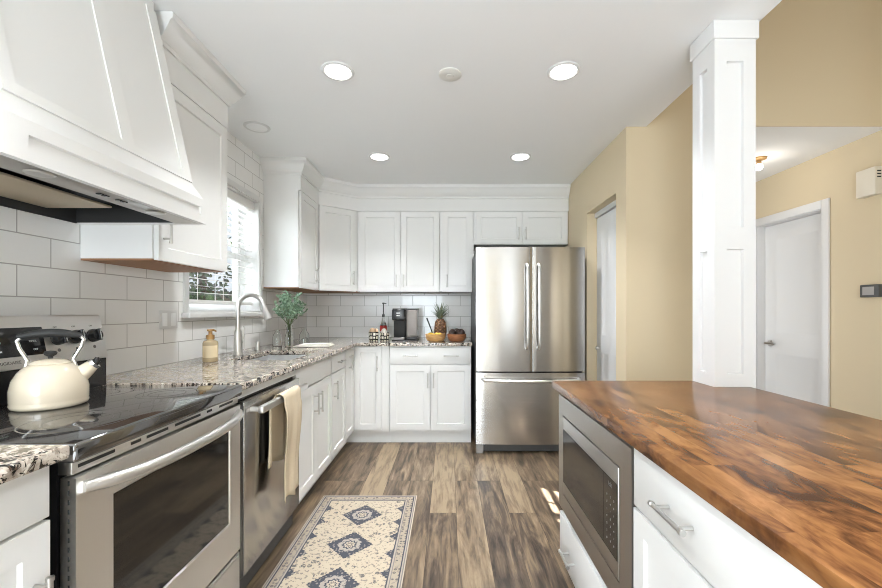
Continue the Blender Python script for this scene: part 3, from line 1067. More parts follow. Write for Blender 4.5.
# ------------------------------------------------------------------ range
ry0, ry1 = 0.886, 1.584
t = thing('electric_range', 'stainless electric range with black glass cooktop', 'range', (-1.17, 1.235, 0))
obj('body', box(NB(), LW + 0.03, -0.868, ry0, ry1, 0.03, 0.868), 'black', t)
ck = obj('cooktop', box(NB(), -1.40, -0.815, ry0 - 0.012, ry1, 0.8685, 0.9125, 0.008, 3), 'black_glass', t)
for cx, cy, rr in ((-0.98, 1.06, 0.115), (-0.99, 1.41, 0.09), (-1.24, 1.05, 0.08), (-1.25, 1.42, 0.105)):
    b = NB()
    for r_ in (rr, rr * 0.62):
        lathe(b, [(r_ - 0.0018, 0.0002), (r_ + 0.0018, 0.0002)], (cx, cy, 0.9125), 56)
    obj('burner_ring', b, 'ring', ck)
# backguard: slanted stainless panel over a black lower part
b = NB()
prism(b, [(LW + 0.012, ry0, 1.02), (-1.338, ry0, 1.02), (-1.372, ry0, 1.187), (LW + 0.012, ry0, 1.187)], (0, ry1 - ry0 - 0.008, 0), 0.006)
bg = obj('backguard', b, 'steel_y', t)
obj('backguard_base', box(NB(), LW + 0.012, -1.345, ry0, ry1 - 0.012, 0.9128, 1.0195), 'black', t)
sd = Vector((-0.034, 0, 0.167)).normalized()
sn = Vector((sd.z, 0, -sd.x))
q0 = Vector((-1.338, 0, 1.02))


def onbg(y, s, d=0.0):
    return q0 + sd * s + Y * y + sn * d


b = NB()
prism(b, [onbg(1.095, 0.040, 0.0003), onbg(1.338, 0.040, 0.0003), onbg(1.338, 0.132, 0.0003), onbg(1.095, 0.132, 0.0003)], sn * 0.003, 0.001)
disp = obj('control_display', b, 'screen_glass', bg)
text('clock_digits', '1:06', 0.026, onbg(1.185, 0.082, 0.0036), Y, sn, 'clock', disp)
for s_, yy, ss in (('BAKE', 1.185, 0.068), ('CLEAN', 1.193, 0.056), ('TIMER', 1.30, 0.083), ('OFF', 1.305, 0.056)):
    text('key_legend', s_, 0.0085, onbg(yy, ss, 0.0036), Y, sn, 'print_white', disp)
text('maker_lettering', 'FRIGIDAIRE', 0.014, onbg(1.222, 0.018, 0.0003), Y, sn, 'print_grey', bg)
for yy in (0.935, 1.005, 1.385, 1.453, 1.523):
    c0 = onbg(yy, 0.090)
    b = NB()
    tube(b, [c0 + sn * 0.0005, c0 + sn * 0.012, c0 + sn * 0.024], [0.025, 0.0245, 0.021], 20)
    prism(b, [c0 + sn * 0.024 + sd * 0.022 - Y * 0.006, c0 + sn * 0.024 + sd * 0.022 + Y * 0.006, c0 + sn * 0.024 - sd * 0.022 + Y * 0.006, c0 + sn * 0.024 - sd * 0.022 - Y * 0.006], sn * 0.009, 0.002)
    k = obj('control_knob', b, 'black', bg)
    obj('knob_pointer', prism(NB(), [c0 + sn * 0.0335 + sd * 0.020 - Y * 0.0015, c0 + sn * 0.0335 + sd * 0.020 + Y * 0.0015, c0 + sn * 0.0335 - sd * 0.018 + Y * 0.0015, c0 + sn * 0.0335 - sd * 0.018 - Y * 0.0015], sn * 0.0006), 'handle_steel', k)
    text('knob_legend', 'OFF', 0.008, c0 + sd * 0.036 + sn * 0.0003, Y, sn, 'print_grey', bg)
    obj('knob_mark', tube(NB(), [c0 - sd * 0.042 + sn * 0.0002, c0 - sd * 0.042 + sn * 0.0006], 0.006, 16), 'print_grey', bg)
# front: vent strip, oven door with framed window, drawer
b = NB()
box(b, -0.867, -0.834, ry0, ry1, 0.838, 0.868, 0.002)
vs = obj('vent_strip', b, 'steel_y', t)
for y0, y1 in ((0.90, 1.00), (1.05, 1.085), (1.105, 1.19), (1.22, 1.345), (1.38, 1.41), (1.455, 1.545)):
    obj('vent_slot', box(NB(), -0.8345, -0.8335, y0, y1, 0.850, 0.858), 'black_matte', vs)
dz0, dz1 = 0.262, 0.832
wy_0, wy_1, wz_0, wz_1 = 0.985, 1.512, 0.395, 0.755
b = NB()
panel(b, (-0.860, ry0, dz0), Y, X, ry1 - ry0, dz1 - dz0, 0.035, 0.1, 0.006, 0.004, [(wy_0 - ry0, wy_1 - ry0, wz_0 - dz0, wz_1 - dz0)])
dr = obj('oven_door', b, 'steel_y', t, smooth=25)
obj('oven_window', box(NB(), -0.8308, -0.8285, wy_0 + 0.005, wy_1 - 0.005, wz_0 + 0.005, wz_1 - 0.005), 'oven_glass', dr)
pts = []
for k in range(17):
    s = k / 16
    yy = ry0 + 0.015 + s * (ry1 - ry0 - 0.03)
    bow = 1 - (2 * s - 1) ** 4
    pts.append((-0.822 + 0.050 * bow, yy, 0.806 - 0.012 * (1 - (2 * s - 1) ** 2)))
obj('handle', tube(NB(), pts, [0.013] + [0.0165] * 15 + [0.013], 14), 'handle_steel', dr)
for k in range(12):
    obj('side_vent', box(NB(), -0.843, -0.839, ry0 - 0.0008, ry0 + 0.0005, 0.815 - k * 0.021, 0.826 - k * 0.021), 'black_matte', dr)
b = NB()
box(b, -0.860, -0.826, ry0, ry1, 0.055, 0.252, 0.004)
dw = obj('storage_drawer', b, 'steel_y', t)
obj('drawer_grip', box(NB(), -0.8262, -0.8225, ry0 + 0.02, ry1 - 0.02, 0.236, 0.248, 0.0015), 'handle_steel', dw)
for x_ in (-1.45, -0.92):
    for y_ in (ry0 + 0.06, ry1 - 0.06):
        obj('leg', lathe(NB(), [(0, 0.0005), (0.018, 0.0005), (0.018, 0.012), (0.01, 0.012), (0.01, 0.03), (0, 0.03)], (x_, y_, 0), 14), 'black', t)

# kettle on the cooktop
kx, ky, kz = -1.222, 1.228, 0.9132
t = thing('tea_kettle', 'cream enamel tea kettle with black handle on the cooktop', 'kettle', (kx, ky, kz))
obj('kettle_body', lathe(NB(), [(0, 0), (0.083, 0), (0.088, 0.004), (0.090, 0.012), (0.0885, 0.018), (0.0895, 0.022), (0.0895, 0.055), (0.084, 0.082), (0.072, 0.106), (0.058, 0.121), (0.050, 0.127), (0.046, 0.125), (0, 0.125)], (kx, ky, kz), 40), 'cream', t)
ld = obj('lid', lathe(NB(), [(0, 0.1255), (0.048, 0.1255), (0.049, 0.130), (0.040, 0.138), (0.02, 0.143), (0, 0.144)], (kx, ky, kz), 32), 'cream', t)
obj('lid_knob', lathe(NB(), [(0, 0.143), (0.006, 0.143), (0.006, 0.150), (0.014, 0.155), (0.016, 0.160), (0.013, 0.166), (0, 0.168)], (kx, ky, kz), 20), 'black_matte', ld)
sdir = Vector((0.82, 0.57, 0)).normalized()
k0 = Vector((kx, ky, kz))
sp = obj('spout', tube(NB(), [k0 + sdir * 0.064 + Z * 0.085, k0 + sdir * 0.084 + Z * 0.103, k0 + sdir * 0.100 + Z * 0.120], [0.027, 0.022, 0.017], 16), 'cream', t)
b = NB()
e0 = k0 + sdir * 0.100 + Z * 0.120
dd = Vector((sdir.x, sdir.y, 0.95)).normalized()
tube(b, [e0 - dd * 0.004, e0 + dd * 0.005], 0.0185, 16)
obj('spout_cap', b, 'chrome', sp)
b = NB()
tube(b, [e0 + dd * 0.004, e0 + dd * 0.010, e0 + dd * 0.012 + Z * 0.012], [0.012, 0.010, 0.005], 10)
obj('whistle_lever', b, 'black', sp)
hA = [(-0.078, 0.093), (-0.060, 0.110), (-0.053, 0.140), (-0.072, 0.178), (-0.078, 0.200), (-0.066, 0.214)]
for sg in (-1, 1):
    b = tube(NB(), [k0 + sdir * (-x_ * sg * (0.98 if sg < 0 else 0.93)) * -1 * 1.0 + Z * z_ for x_, z_ in hA], 0.0055, 10)
    obj('handle_bracket', b, 'chrome', t)
pts = []
for k in range(9):
    s = k / 8
    pts.append(k0 + sdir * (-0.072 + 0.144 * s) + Z * (0.212 + 0.010 * math.sin(PI * s)))
obj('handle_grip', tube(NB(), pts, [0.007, 0.010, 0.012, 0.013, 0.013, 0.013, 0.012, 0.010, 0.007], 12), 'black_matte', t)

# ------------------------------------------------------------------ dishwasher
qy0, qy1 = 1.592, 2.222
t = thing('dishwasher', 'stainless dishwasher with bar handle beside the range', 'dishwasher', (-1.15, 1.91, 0))
obj('tub', box(NB(), LW + 0.05, -0.866, qy0, qy1, 0.02, 0.845), 'grey_plastic', t)
obj('top_rail', box(NB(), -0.868, -0.850, qy0, qy1, 0.8455, 0.882), 'white', t)
d = obj('door', box(NB(), -0.8655, -0.828, qy0 + 0.03, qy1 - 0.004, 0.125, 0.832, 0.004), 'steel_v', t)
obj('door_edge', box(NB(), -0.8655, -0.832, qy0 + 0.003, qy0 + 0.0295, 0.125, 0.832), 'black', t)
b = NB()
pts = []
for k in range(13):
    s = k / 12
    pts.append((-0.775 - 0.006 * (2 * s - 1) ** 2, qy0 + 0.065 + s * (qy1 - qy0 - 0.11), 0.792))
box(b, -0.788, -0.764, qy0 + 0.06, qy1 - 0.04, 0.777, 0.809, 0.007, 3)
for yy in (qy0 + 0.085, qy1 - 0.065):
    box(b, -0.8285, -0.775, yy - 0.011, yy + 0.011, 0.782, 0.802, 0.003)
obj('handle', b, 'handle_steel', d)
obj('toe_panel', box(NB(), -0.93, -0.915, qy0, qy1, 0.005, 0.119), 'black_matte', t)

# towel over the dishwasher handle
b = NB()
prof = []
for k in range(12):
    prof.append((-0.806 + 0.004 * k / 11, 0.50 + (0.79 - 0.50) * k / 11))
for k in range(1, 8):
    a = PI - k * PI / 8
    prof.append((-0.776 + 0.0245 * math.cos(a), 0.795 + 0.0245 * math.sin(a)))
for k in range(18):
    prof.append((-0.7515 + 0.004 * math.sin(k * 0.4), 0.79 - (0.79 - 0.335) * k / 17))
cols = 15
grid = []
for j in range(cols):
    s = j / (cols - 1)
    row = []
    for i, (px, pz_) in enumerate(prof):
        fr = i / (len(prof) - 1)
        back = i < 12
        far = abs(i - 15) / 15
        amp = 0.007 * min(1, far * 1.3)
        wob = amp * math.sin(s * 10.5 + (0.8 if back else 0) + fr * 2) + amp * 0.6 * math.sin(s * 19 + fr * 3)
        wob = max(wob, -0.002) if back else wob
        y_ = (1.775 if back else 1.815) + s * (0.215 - (0.03 * far if not back else 0.0)) + (0.015 * (1 - far))
        row.append(b.verts.new((px + wob + (0.006 if not back and i > 20 else 0), y_, pz_ + 0.012 * math.sin(s * 7) * (i in (0, len(prof) - 1)))))
    grid.append(row)
for j in range(cols - 1):
    for i in range(len(prof) - 1):
        b.faces.new((grid[j][i], grid[j + 1][i], grid[j + 1][i + 1], grid[j][i + 1]))
o = obj('dish_towel', b, 'fabric_tan', None, (-0.78, 2.0, 0.335), 80)
mod = o.modifiers.new('thickness', 'SOLIDIFY')
mod.thickness = 0.004
mod.offset = 0
tag(o, 'tan linen towel draped over the dishwasher handle', 'towel')

# ------------------------------------------------------------------ refrigerator
fx0, fx1, fyf = 0.232, 1.143, 3.335
t = thing('refrigerator', 'stainless french door refrigerator with bottom freezer', 'refrigerator', ((fx0 + fx1) / 2, 3.8, 0))
obj('body', box(NB(), fx0 + 0.004, fx1 - 0.004, fyf + 0.085, 4.22, 0.045, 1.715), 'grey_plastic', t)
cxm = (fx0 + fx1) / 2


def bulge(b, x0, x1, z0, z1, amp=0.013, n=24):
    """door with a gently bowed front, the bow running over the whole width of the refrigerator"""
    pts = []
    for k in range(n + 1):
        x_ = x0 + (x1 - x0) * k / n
        q = (x_ - cxm) / ((fx1 - fx0) / 2)
        edge = min(x_ - x0, x1 - x_)
        rnd = 0.003 * max(0, 1 - edge / 0.004) ** 2
        pts.append((x_, fyf + amp * q * q + rnd, z0))
    pts += [(x1, fyf + 0.083, z0), (x0, fyf + 0.083, z0)]
    prism(b, pts, (0, 0, z1 - z0))
    return b


def arc_handle(b, a, c, n, r, out, k1=0.12):
    a, c, n = Vector(a), Vector(c), Vector(n)
    pts = [a, a + n * out * 0.75 + (c - a) * 0.02]
    for k in range(11):
        s = 0.05 + 0.9 * k / 10
        pts.append(a + (c - a) * s + n * (out * (1 + k1 * (1 - (2 * s - 1) ** 2) * 4)))
    pts += [c + n * out * 0.75 - (c - a) * 0.02, c]
    return tube(b, pts, r, 12)


sx_ = 0.6985
for x0, x1, hx_, sub in ((fx0, sx_ - 0.003, 0.652, 0), (sx_ + 0.003, fx1, 0.748, 1)):
    d = obj('door', bulge(NB(), x0, x1, 0.695, 1.733), 'steel_v', t, smooth=50)
    yh = fyf + 0.0012
    obj('handle', arc_handle(NB(), (hx_, yh, 0.885), (hx_, yh, 1.590), -Y, 0.0125, 0.045, 0.06), 'handle_steel', d)
obj('door_gap_strip', box(NB(), sx_ - 0.0028, sx_ + 0.0028, fyf + 0.006, fyf + 0.083, 0.70, 1.73), 'black_matte', t)  # black strip added so the gap between the doors stays dark
d = obj('freezer_drawer', bulge(NB(), fx0, fx1, 0.085, 0.683), 'steel_v', t, smooth=50)
b = NB()
pts = [(0.285, fyf + 0.020, 0.632), (0.29, fyf - 0.018, 0.630)]
for k in range(11):
    s = k / 10
    pts.append((0.305 + s * (2 * cxm - 0.61), fyf - 0.036 - 0.022 * (1 - (2 * s - 1) ** 2), 0.628 - 0.006 * (1 - (2 * s - 1) ** 2)))
pts += [(2 * cxm - 0.29, fyf - 0.018, 0.630), (2 * cxm - 0.285, fyf + 0.020, 0.632)]
obj('handle', tube(b, pts, 0.0135, 12), 'handle_steel', d)
obj('base_grille', box(NB(), fx0 + 0.05, fx1 - 0.02, fyf + 0.055, fyf + 0.084, 0.012, 0.080), 'grey_plastic', t)
for x0 in (fx0 + 0.002, fx1 - 0.062):
    obj('foot', box(NB(), x0, x0 + 0.06, fyf + 0.03, fyf + 0.0845, 0.0005, 0.083, 0.004), 'mid_grey', t)
for x0 in (fx0 + 0.006, fx1 - 0.07):
    obj('hinge_cover', box(NB(), x0, x0 + 0.064, fyf + 0.095, fyf + 0.2, 1.7155, 1.738, 0.004), 'grey_plastic', t)

# ------------------------------------------------------------------ island
IX = 0.500          # door face plane
IT, IB = 0.879, 0.848
b = NB()
prism(b, [(x, y, IB) for x, y in ((0.478, 0.10), (1.287, 0.10), (1.287, 1.706), (1.133, 1.706), (1.133, 1.857), (0.478, 1.857))], (0, 0, IT - IB), 0.004)
o = obj('wood_countertop', b, 'butcher', None, (0.88, 1.0, IB))
tag(o, 'stained butcher block countertop on the island', 'countertop')

c = thing('microwave_cabinet', 'white island cabinet holding the built-in microwave', 'cabinet', (0.8, 1.45, 0))
b = NB()
box(b, IX + 0.02, 1.12, 1.090, 1.108, 0.10, 0.8475)
box(b, IX + 0.02, 1.12, 1.790, 1.810, 0.10, 0.8475)
box(b, IX + 0.02, 1.12, 1.108, 1.790, 0.10, 0.325)
box(b, 1.10, 1.12, 1.108, 1.790, 0.325, 0.8475)
box(b, IX + 0.02, 1.10, 1.108, 1.790, 0.835, 0.8475)
obj('body', b, 'white', c)
obj('toe_kick', box(NB(), IX + 0.09, 1.10, 1.090, 1.810, 0.001, 0.0995), 'white', c)
door_part(c, (IX + 0.0195, 1.797, 0.108), -Y, -X, 0.70, 0.200, [(0.17, 0.085, 'h'), (0.53, 0.085, 'h')], 'drawer', 'slab', hlen=0.11)

t = thing('microwave_oven', 'built-in stainless microwave with black window in the island', 'microwave', (0.7, 1.45, 0.335))
my0, my1 = 1.088, 1.806
b = NB()
panel(b, (IX + 0.019, my1, 0.335), -Y, -X, my1 - my0, 0.492, 0.021, 0.07, 0.012, 0.001, [(my1 - 1.735, my1 - 1.165, 0.072, 0.414)])
obj('trim_frame', b, 'steel_dark', t, smooth=25)
obj('housing', box(NB(), IX + 0.0195, 0.95, 1.12, 1.78, 0.345, 0.815), 'grey_plastic', t)
dm = obj('door', box(NB(), IX - 0.004, IX + 0.0095, 1.170, 1.730, 0.412, 0.744, 0.002), 'steel_dark', t)
obj('window', box(NB(), IX - 0.0055, IX - 0.0045, 1.276, 1.726, 0.466, 0.692), 'screen_glass', dm)
kp = obj('control_panel', box(NB(), IX - 0.0055, IX - 0.0045, 1.174, 1.274, 0.466, 0.692), 'screen_glass', dm)
keys = [('12:00', 0.672, 0.016)]
text('clock_digits', '1:06', 0.018, (IX - 0.0057, 1.224, 0.666), -Y, -X, 'print_grey', kp)
for r_ in range(7):
    for q in range(3):
        s_ = '%d' % ((r_ * 3 + q) % 10)
        text('key_legend', s_, 0.0085, (IX - 0.0057, 1.248 - q * 0.026, 0.630 - r_ * 0.0225), -Y, -X, 'print_grey' if r_ % 3 == 2 else 'key_grey', kp)

c = thing('island_cabinet', 'white island cabinet with wide drawer next to the microwave', 'cabinet', (0.8, 0.6, 0))
obj('body', box(NB(), IX + 0.02, 1.12, 0.14, 1.086, 0.10, 0.8475), 'white', c)
obj('toe_kick', box(NB(), IX + 0.09, 1.10, 0.14, 1.086, 0.001, 0.0995), 'white', c)
door_part(c, (IX + 0.0195, 1.080, 0.681), -Y, -X, 0.80, 0.158, [(0.217, 0.077, 'h'), (0.60, 0.077, 'h')], 'drawer', 'slab', hlen=0.125)
door_part(c, (IX + 0.0195, 1.080, 0.115), -Y, -X, 0.398, 0.558, (0.36, 0.46, 'v'))
door_part(c, (IX + 0.0195, 0.679, 0.115), -Y, -X, 0.398, 0.558, (0.04, 0.46, 'v'))

# column at the island corner
qx0, qx1, qy_0, qy_1 = 1.138, 1.314, 1.711, 1.865
t = thing('square_column', 'white square panelled column standing at the island corner', 'column', ((qx0 + qx1) / 2, (qy_0 + qy_1) / 2, 0))
t['kind'] = 'structure'
b = NB()
rec = 0.012
box(b, qx0 + 0.022, qx1 - 0.022, qy_0 + 0.022, qy_1 - 0.022, 0.001, CE - 0.002)
for o_, u_, n_, w_ in (((qx0, qy_0 + 0.02, 0), X, -Y, qx1 - qx0), ((qx1, qy_1 - 0.02, 0), -X, Y, qx1 - qx0),
                       ((qx0 + 0.02, qy_1 - 0.02, 0), -Y, -X, qy_1 - qy_0 - 0.04), ((qx1 - 0.02, qy_0 + 0.02, 0), Y, X, qy_1 - qy_0 - 0.04)):
    s_ = 0.052 if abs(n_.y) else 0.032
    panel(b, Vector(o_) + Z * 0.001, u_, n_, w_, CE - 0.003, 0.02, 0.05, rec, 0.003, [(s_, w_ - s_, 0.20, 0.80), (s_, w_ - s_, 0.93, 1.465), (s_, w_ - s_, 1.56, 2.27)])
obj('shaft', b, 'trim', t, smooth=20)
b = NB()
box(b, qx0 - 0.009, qx1 + 0.009, qy_0 - 0.009, qy_1 + 0.009, 2.365, CE - 0.002, 0.002)
obj('capital', b, 'trim', t)

# ------------------------------------------------------------------ doors
# hall door in the right wall
dr = struct('door_1', NB(), 'trim', None, 'white two-panel hall door in the beige wall', 'door')
b = NB()
cw = 0.062
for (y0, y1, z0, z1) in ((dy0 - cw + 0.008, dy0 + 0.008, 0.001, dz + cw), (dy1 - 0.008, dy1 + cw - 0.008, 0.001, dz + cw), (dy0 + 0.008, dy1 - 0.008, dz - 0.008, dz + cw)):
    box(b, RW - 0.018, RW - 0.0005, y0, y1, z0, z1, 0.005)
for (y0, y1, z0, z1) in ((dy0, dy0 + 0.014, 0.001, dz), (dy1 - 0.014, dy1, 0.001, dz), (dy0, dy1, dz - 0.014, dz)):
    box(b, RW - 0.001, RW + 0.138, y0, y1, z0, z1)
struct('door_frame', b, 'trim', dr)
b = NB()
w_ = dy1 - dy0 - 0.034
panel(b, (RW + 0.11, dy1 - 0.017, 0.012), -Y, -X, w_, dz - 0.030, 0.035, 0.1, 0.014, 0.02, [(0.11, w_ - 0.11, 0.20, 0.80), (0.11, w_ - 0.11, 0.975, 1.865)])
dp = struct('door_panel', b, 'trim', dr)
b = NB()
kc = Vector((RW + 0.075, dy1 - 0.085, 0.895))
tube(b, [kc, kc - X * 0.010], 0.031, 20)
tube(b, [kc - X * 0.009, kc - X * 0.055], 0.011, 12)
tube(b, [kc - X * 0.050 + Y * 0.008, kc - X * 0.052 - Y * 0.05, kc - X * 0.050 - Y * 0.105], [0.010, 0.010, 0.008], 12)
struct('door_handle', b, 'nickel', dp)
# bifold door of the closet
dr = struct('door_2', NB(), 'trim', None, 'white bifold closet door right of the refrigerator', 'door')
hw = (py1 - py0 - 0.008) / 2
for k in range(2):
    b = NB()
    panel(b, (1.315, py1 - 0.003 - k * (hw + 0.002), 0.012), -Y, -X, hw, 1.985, 0.028, 0.06, 0.008, 0.012, [(0.055, hw - 0.055, 0.14, 0.84), (0.055, hw - 0.055, 0.98, 1.86)])
    lf = struct('door_leaf', b, 'trim', dr)
    if k == 0:
        struct('door_knob', tube(NB(), [(1.288, py1 - 0.07, 0.885), (1.27, py1 - 0.07, 0.885), (1.262, py1 - 0.07, 0.885), (1.255, py1 - 0.07, 0.885)], [0.007, 0.007, 0.016, 0.013], 14), 'nickel', lf)
struct('door_track', box(NB(), 1.268, 1.318, py0 + 0.002, py1 - 0.002, 2.004, pz - 0.001), 'trim', dr)

# ------------------------------------------------------------------ ceiling fittings
def can(x, y, label, proto=None):
    if proto:
        r = dup(proto, (x, y, CE), label)
    else:
        r = thing('recessed_light', label, 'ceiling light', (x, y, CE))
        obj('trim_ring', lathe(NB(), [(0.066, -0.0005), (0.084, -0.0005), (0.082, -0.005), (0.072, -0.009), (0.066, -0.006), (0.066, -0.0005)], (x, y, CE), 36), 'trim', r)
        obj('diffuser', lathe(NB(), [(0, -0.0055), (0.0655, -0.0055), (0.0655, -0.001), (0, -0.001)], (x, y, CE), 36), 'light_on', r)
    d = bpy.data.lights.new('downlight', 'AREA')
    d.shape = 'DISK'
    d.size = 0.13
    d.spread = math.radians(105)
    d.energy = 8.0  #can
    d.color = (0.95, 0.975, 1.0)
    lo = bpy.data.objects.new('downlight', d)
    COL.objects.link(lo)
    lo.location = (x, y, CE - 0.012)
    return r


p = can(-0.573, 2.073, 'lit recessed ceiling light nearest the range hood')
can(0.596, 2.073, 'lit recessed ceiling light nearest the column', p)
can(-0.556, 3.223, 'lit recessed ceiling light in front of the corner wall cabinet', p)
can(0.58, 3.223, 'lit recessed ceiling light in front of the refrigerator', p)
can(-0.56, 0.35, 'added unseen recessed ceiling light above the range front, behind the view', p)  # these rows are added out of view to brighten range, tiles and island
can(0.60, 0.35, 'added unseen recessed ceiling light above the island, behind the view', p)
can(-0.56, -1.3, 'added unseen recessed ceiling light at the rear of the room, range side', p)
can(0.60, -1.3, 'added unseen recessed ceiling light at the rear of the room, island side', p)
t = thing('recessed_light', 'unlit recessed ceiling light by the sink window', 'ceiling light', (-1.295, 2.705, CE))
obj('trim_ring', lathe(NB(), [(0.066, -0.0005), (0.084, -0.0005), (0.082, -0.005), (0.072, -0.009), (0.066, -0.006), (0.066, -0.0005)], (-1.295, 2.705, CE), 36), 'trim', t)
obj('diffuser', lathe(NB(), [(0, -0.0045), (0.0655, -0.0045), (0.0655, -0.001), (0, -0.001)], (-1.295, 2.705, CE), 36), 'ceiling', t)
o = obj('smoke_detector', lathe(NB(), [(0, -0.0005), (0.060, -0.0005), (0.060, -0.006), (0.052, -0.010), (0.02, -0.011), (0.018, -0.014), (0, -0.014)], (0.008, 2.099, CE), 32), 'lens', None, (0.008, 2.099, CE))
tag(o, 'flat round white ceiling disc between the two front recessed lights', 'ceiling disc')
# hall ceiling light
hx_, hy_ = 2.53, 3.26
t = thing('hall_ceiling_light', 'small lit ceiling light in the hall beside the column', 'ceiling light', (hx_, hy_, CE))
obj('canopy', lathe(NB(), [(0, -0.0005), (0.055, -0.0005), (0.052, -0.012), (0.02, -0.02), (0, -0.02)], (hx_, hy_, CE), 24), 'gold', t)
obj('bulb_holder', lathe(NB(), [(0, -0.0205), (0.017, -0.0205), (0.017, -0.045), (0, -0.045)], (hx_, hy_, CE), 16), 'gold', t)
obj('bulb', ball(NB(), (hx_, hy_, CE - 0.072), 0.028, seg=16), 'bulb_on', t)
d = bpy.data.lights.new('hall_bulb', 'POINT')
d.energy = 1.2
d.color = (1, 0.93, 0.82)
d.shadow_soft_size = 0.05
lo = bpy.data.objects.new('hall_bulb', d)
COL.objects.link(lo)
lo.location = (hx_, hy_, CE - 0.14)

# ------------------------------------------------------------------ wall devices
t = thing('alarm_box', 'white chime box with three dark slots high on the hall wall', 'alarm box', (RW - 0.03, 2.80, 2.1))
bx_ = obj('housing', box(NB(), RW - 0.052, RW - 0.0005, 2.74, 2.873, 2.005, 2.195, 0.005), 'offwhite', t)
for k in range(3):
    obj('vent_slot', box(NB(), RW - 0.040, RW - 0.012, 2.7392, 2.7402, 2.118 + k * 0.020, 2.127 + k * 0.020), 'black_matte', bx_)
t = thing('wall_keypad', 'small dark keypad mounted on the hall wall below the chime box', 'keypad', (RW - 0.02, 2.80, 1.34))
obj('housing', box(NB(), RW - 0.034, RW - 0.0005, 2.735, 2.862, 1.297, 1.385, 0.004), 'grey_plastic', t)
obj('screen', box(NB(), RW - 0.036, RW - 0.0342, 2.765, 2.842, 1.313, 1.370), 'mid_grey', t)
t = thing('wall_outlet', 'white double outlet plate on the tiles left of the window', 'outlet', (LW + 0.003, 2.18, 1.10))
pl = obj('cover_plate', box(NB(), LW + 0.0008, LW + 0.006, 2.105, 2.245, 1.105, 1.205, 0.002), 'trim', t)
for yy in (2.142, 2.208):
    obj('socket_face', box(NB(), LW + 0.0062, LW + 0.0085, yy - 0.018, yy + 0.018, 1.120, 1.190, 0.002), 'ceiling', pl)

# ------------------------------------------------------------------ on the counters
CT = 0.9146
# soap bottle
x_, y_ = -1.352, 2.272
t = thing('soap_dispenser', 'amber soap bottle with gold pump on the granite before the window', 'soap bottle', (x_, y_, CT))
obj('bottle', lathe(NB(), [(0, 0), (0.036, 0), (0.039, 0.004), (0.039, 0.105), (0.034, 0.116), (0.018, 0.122), (0.018, 0.128), (0, 0.128)], (x_, y_, CT), 28), 'amber', t)
b = NB()
for k in range(9):
    pass
lab = lathe(NB(), [(0.0395, 0.025), (0.0398, 0.025), (0.0398, 0.092), (0.0395, 0.092)], (x_, y_, CT), 28)
bmesh.ops.delete(lab, geom=[f for f in lab.faces if (f.calc_center_median() - Vector((x_, y_, CT))).dot(Vector((0.5, -0.86, 0))) < 0.018], context='FACES')
obj('bottle_label', lab, 'label', t)
b = NB()
lathe(b, [(0, 0.1285), (0.021, 0.1285), (0.021, 0.150), (0.010, 0.154), (0.010, 0.170), (0.018, 0.173), (0.018, 0.183), (0, 0.184)], (x_, y_, CT), 20)
tube(b, [(x_, y_, CT + 0.178), (x_ + 0.02, y_ - 0.005, CT + 0.179), (x_ + 0.038, y_ - 0.01, CT + 0.172)], [0.007, 0.006, 0.004], 10)
obj('pump', b, 'gold', t)

# three glass bottles with a bunch of eucalyptus in the middle one
def glass_bottle(x, y, prof, label):
    o = obj('glass_vase', lathe(NB(), prof, (x, y, CT), 24), 'glass', None, (x, y, CT))
    tag(o, label, 'vase')


def hollow(p, w=0.0025):
    return [(0, 0.0)] + p + [(max(r - w, 0.001), z) for r, z in p[::-1]][:-1] + [(max(p[0][0] - w, 0.001), 0.004), (0, 0.004)]


glass_bottle(-1.40, 3.27, hollow([(0.034, 0.0), (0.036, 0.004), (0.036, 0.075), (0.026, 0.100), (0.018, 0.112), (0.018, 0.128), (0.021, 0.132)]), 'clear glass bottle left of the vase with eucalyptus')
vx, vy = -1.285, 3.225
glass_bottle(vx, vy, hollow([(0.030, 0.0), (0.032, 0.004), (0.033, 0.075), (0.024, 0.105), (0.019, 0.125), (0.022, 0.150), (0.030, 0.170)]), 'tall clear glass vase holding the eucalyptus stems')
glass_bottle(-1.215, 3.37, hollow([(0.036, 0.0), (0.040, 0.004), (0.040, 0.085), (0.030, 0.105), (0.020, 0.118), (0.020, 0.132), (0.024, 0.136)]), 'clear glass bottle right of the vase with eucalyptus')
t = thing('eucalyptus_bunch', 'bunch of grey-green eucalyptus stems in the glass vase', 'plant', (vx, vy, CT + 0.006))
b, lf = NB(), NB()
rnd = random.Random(4)
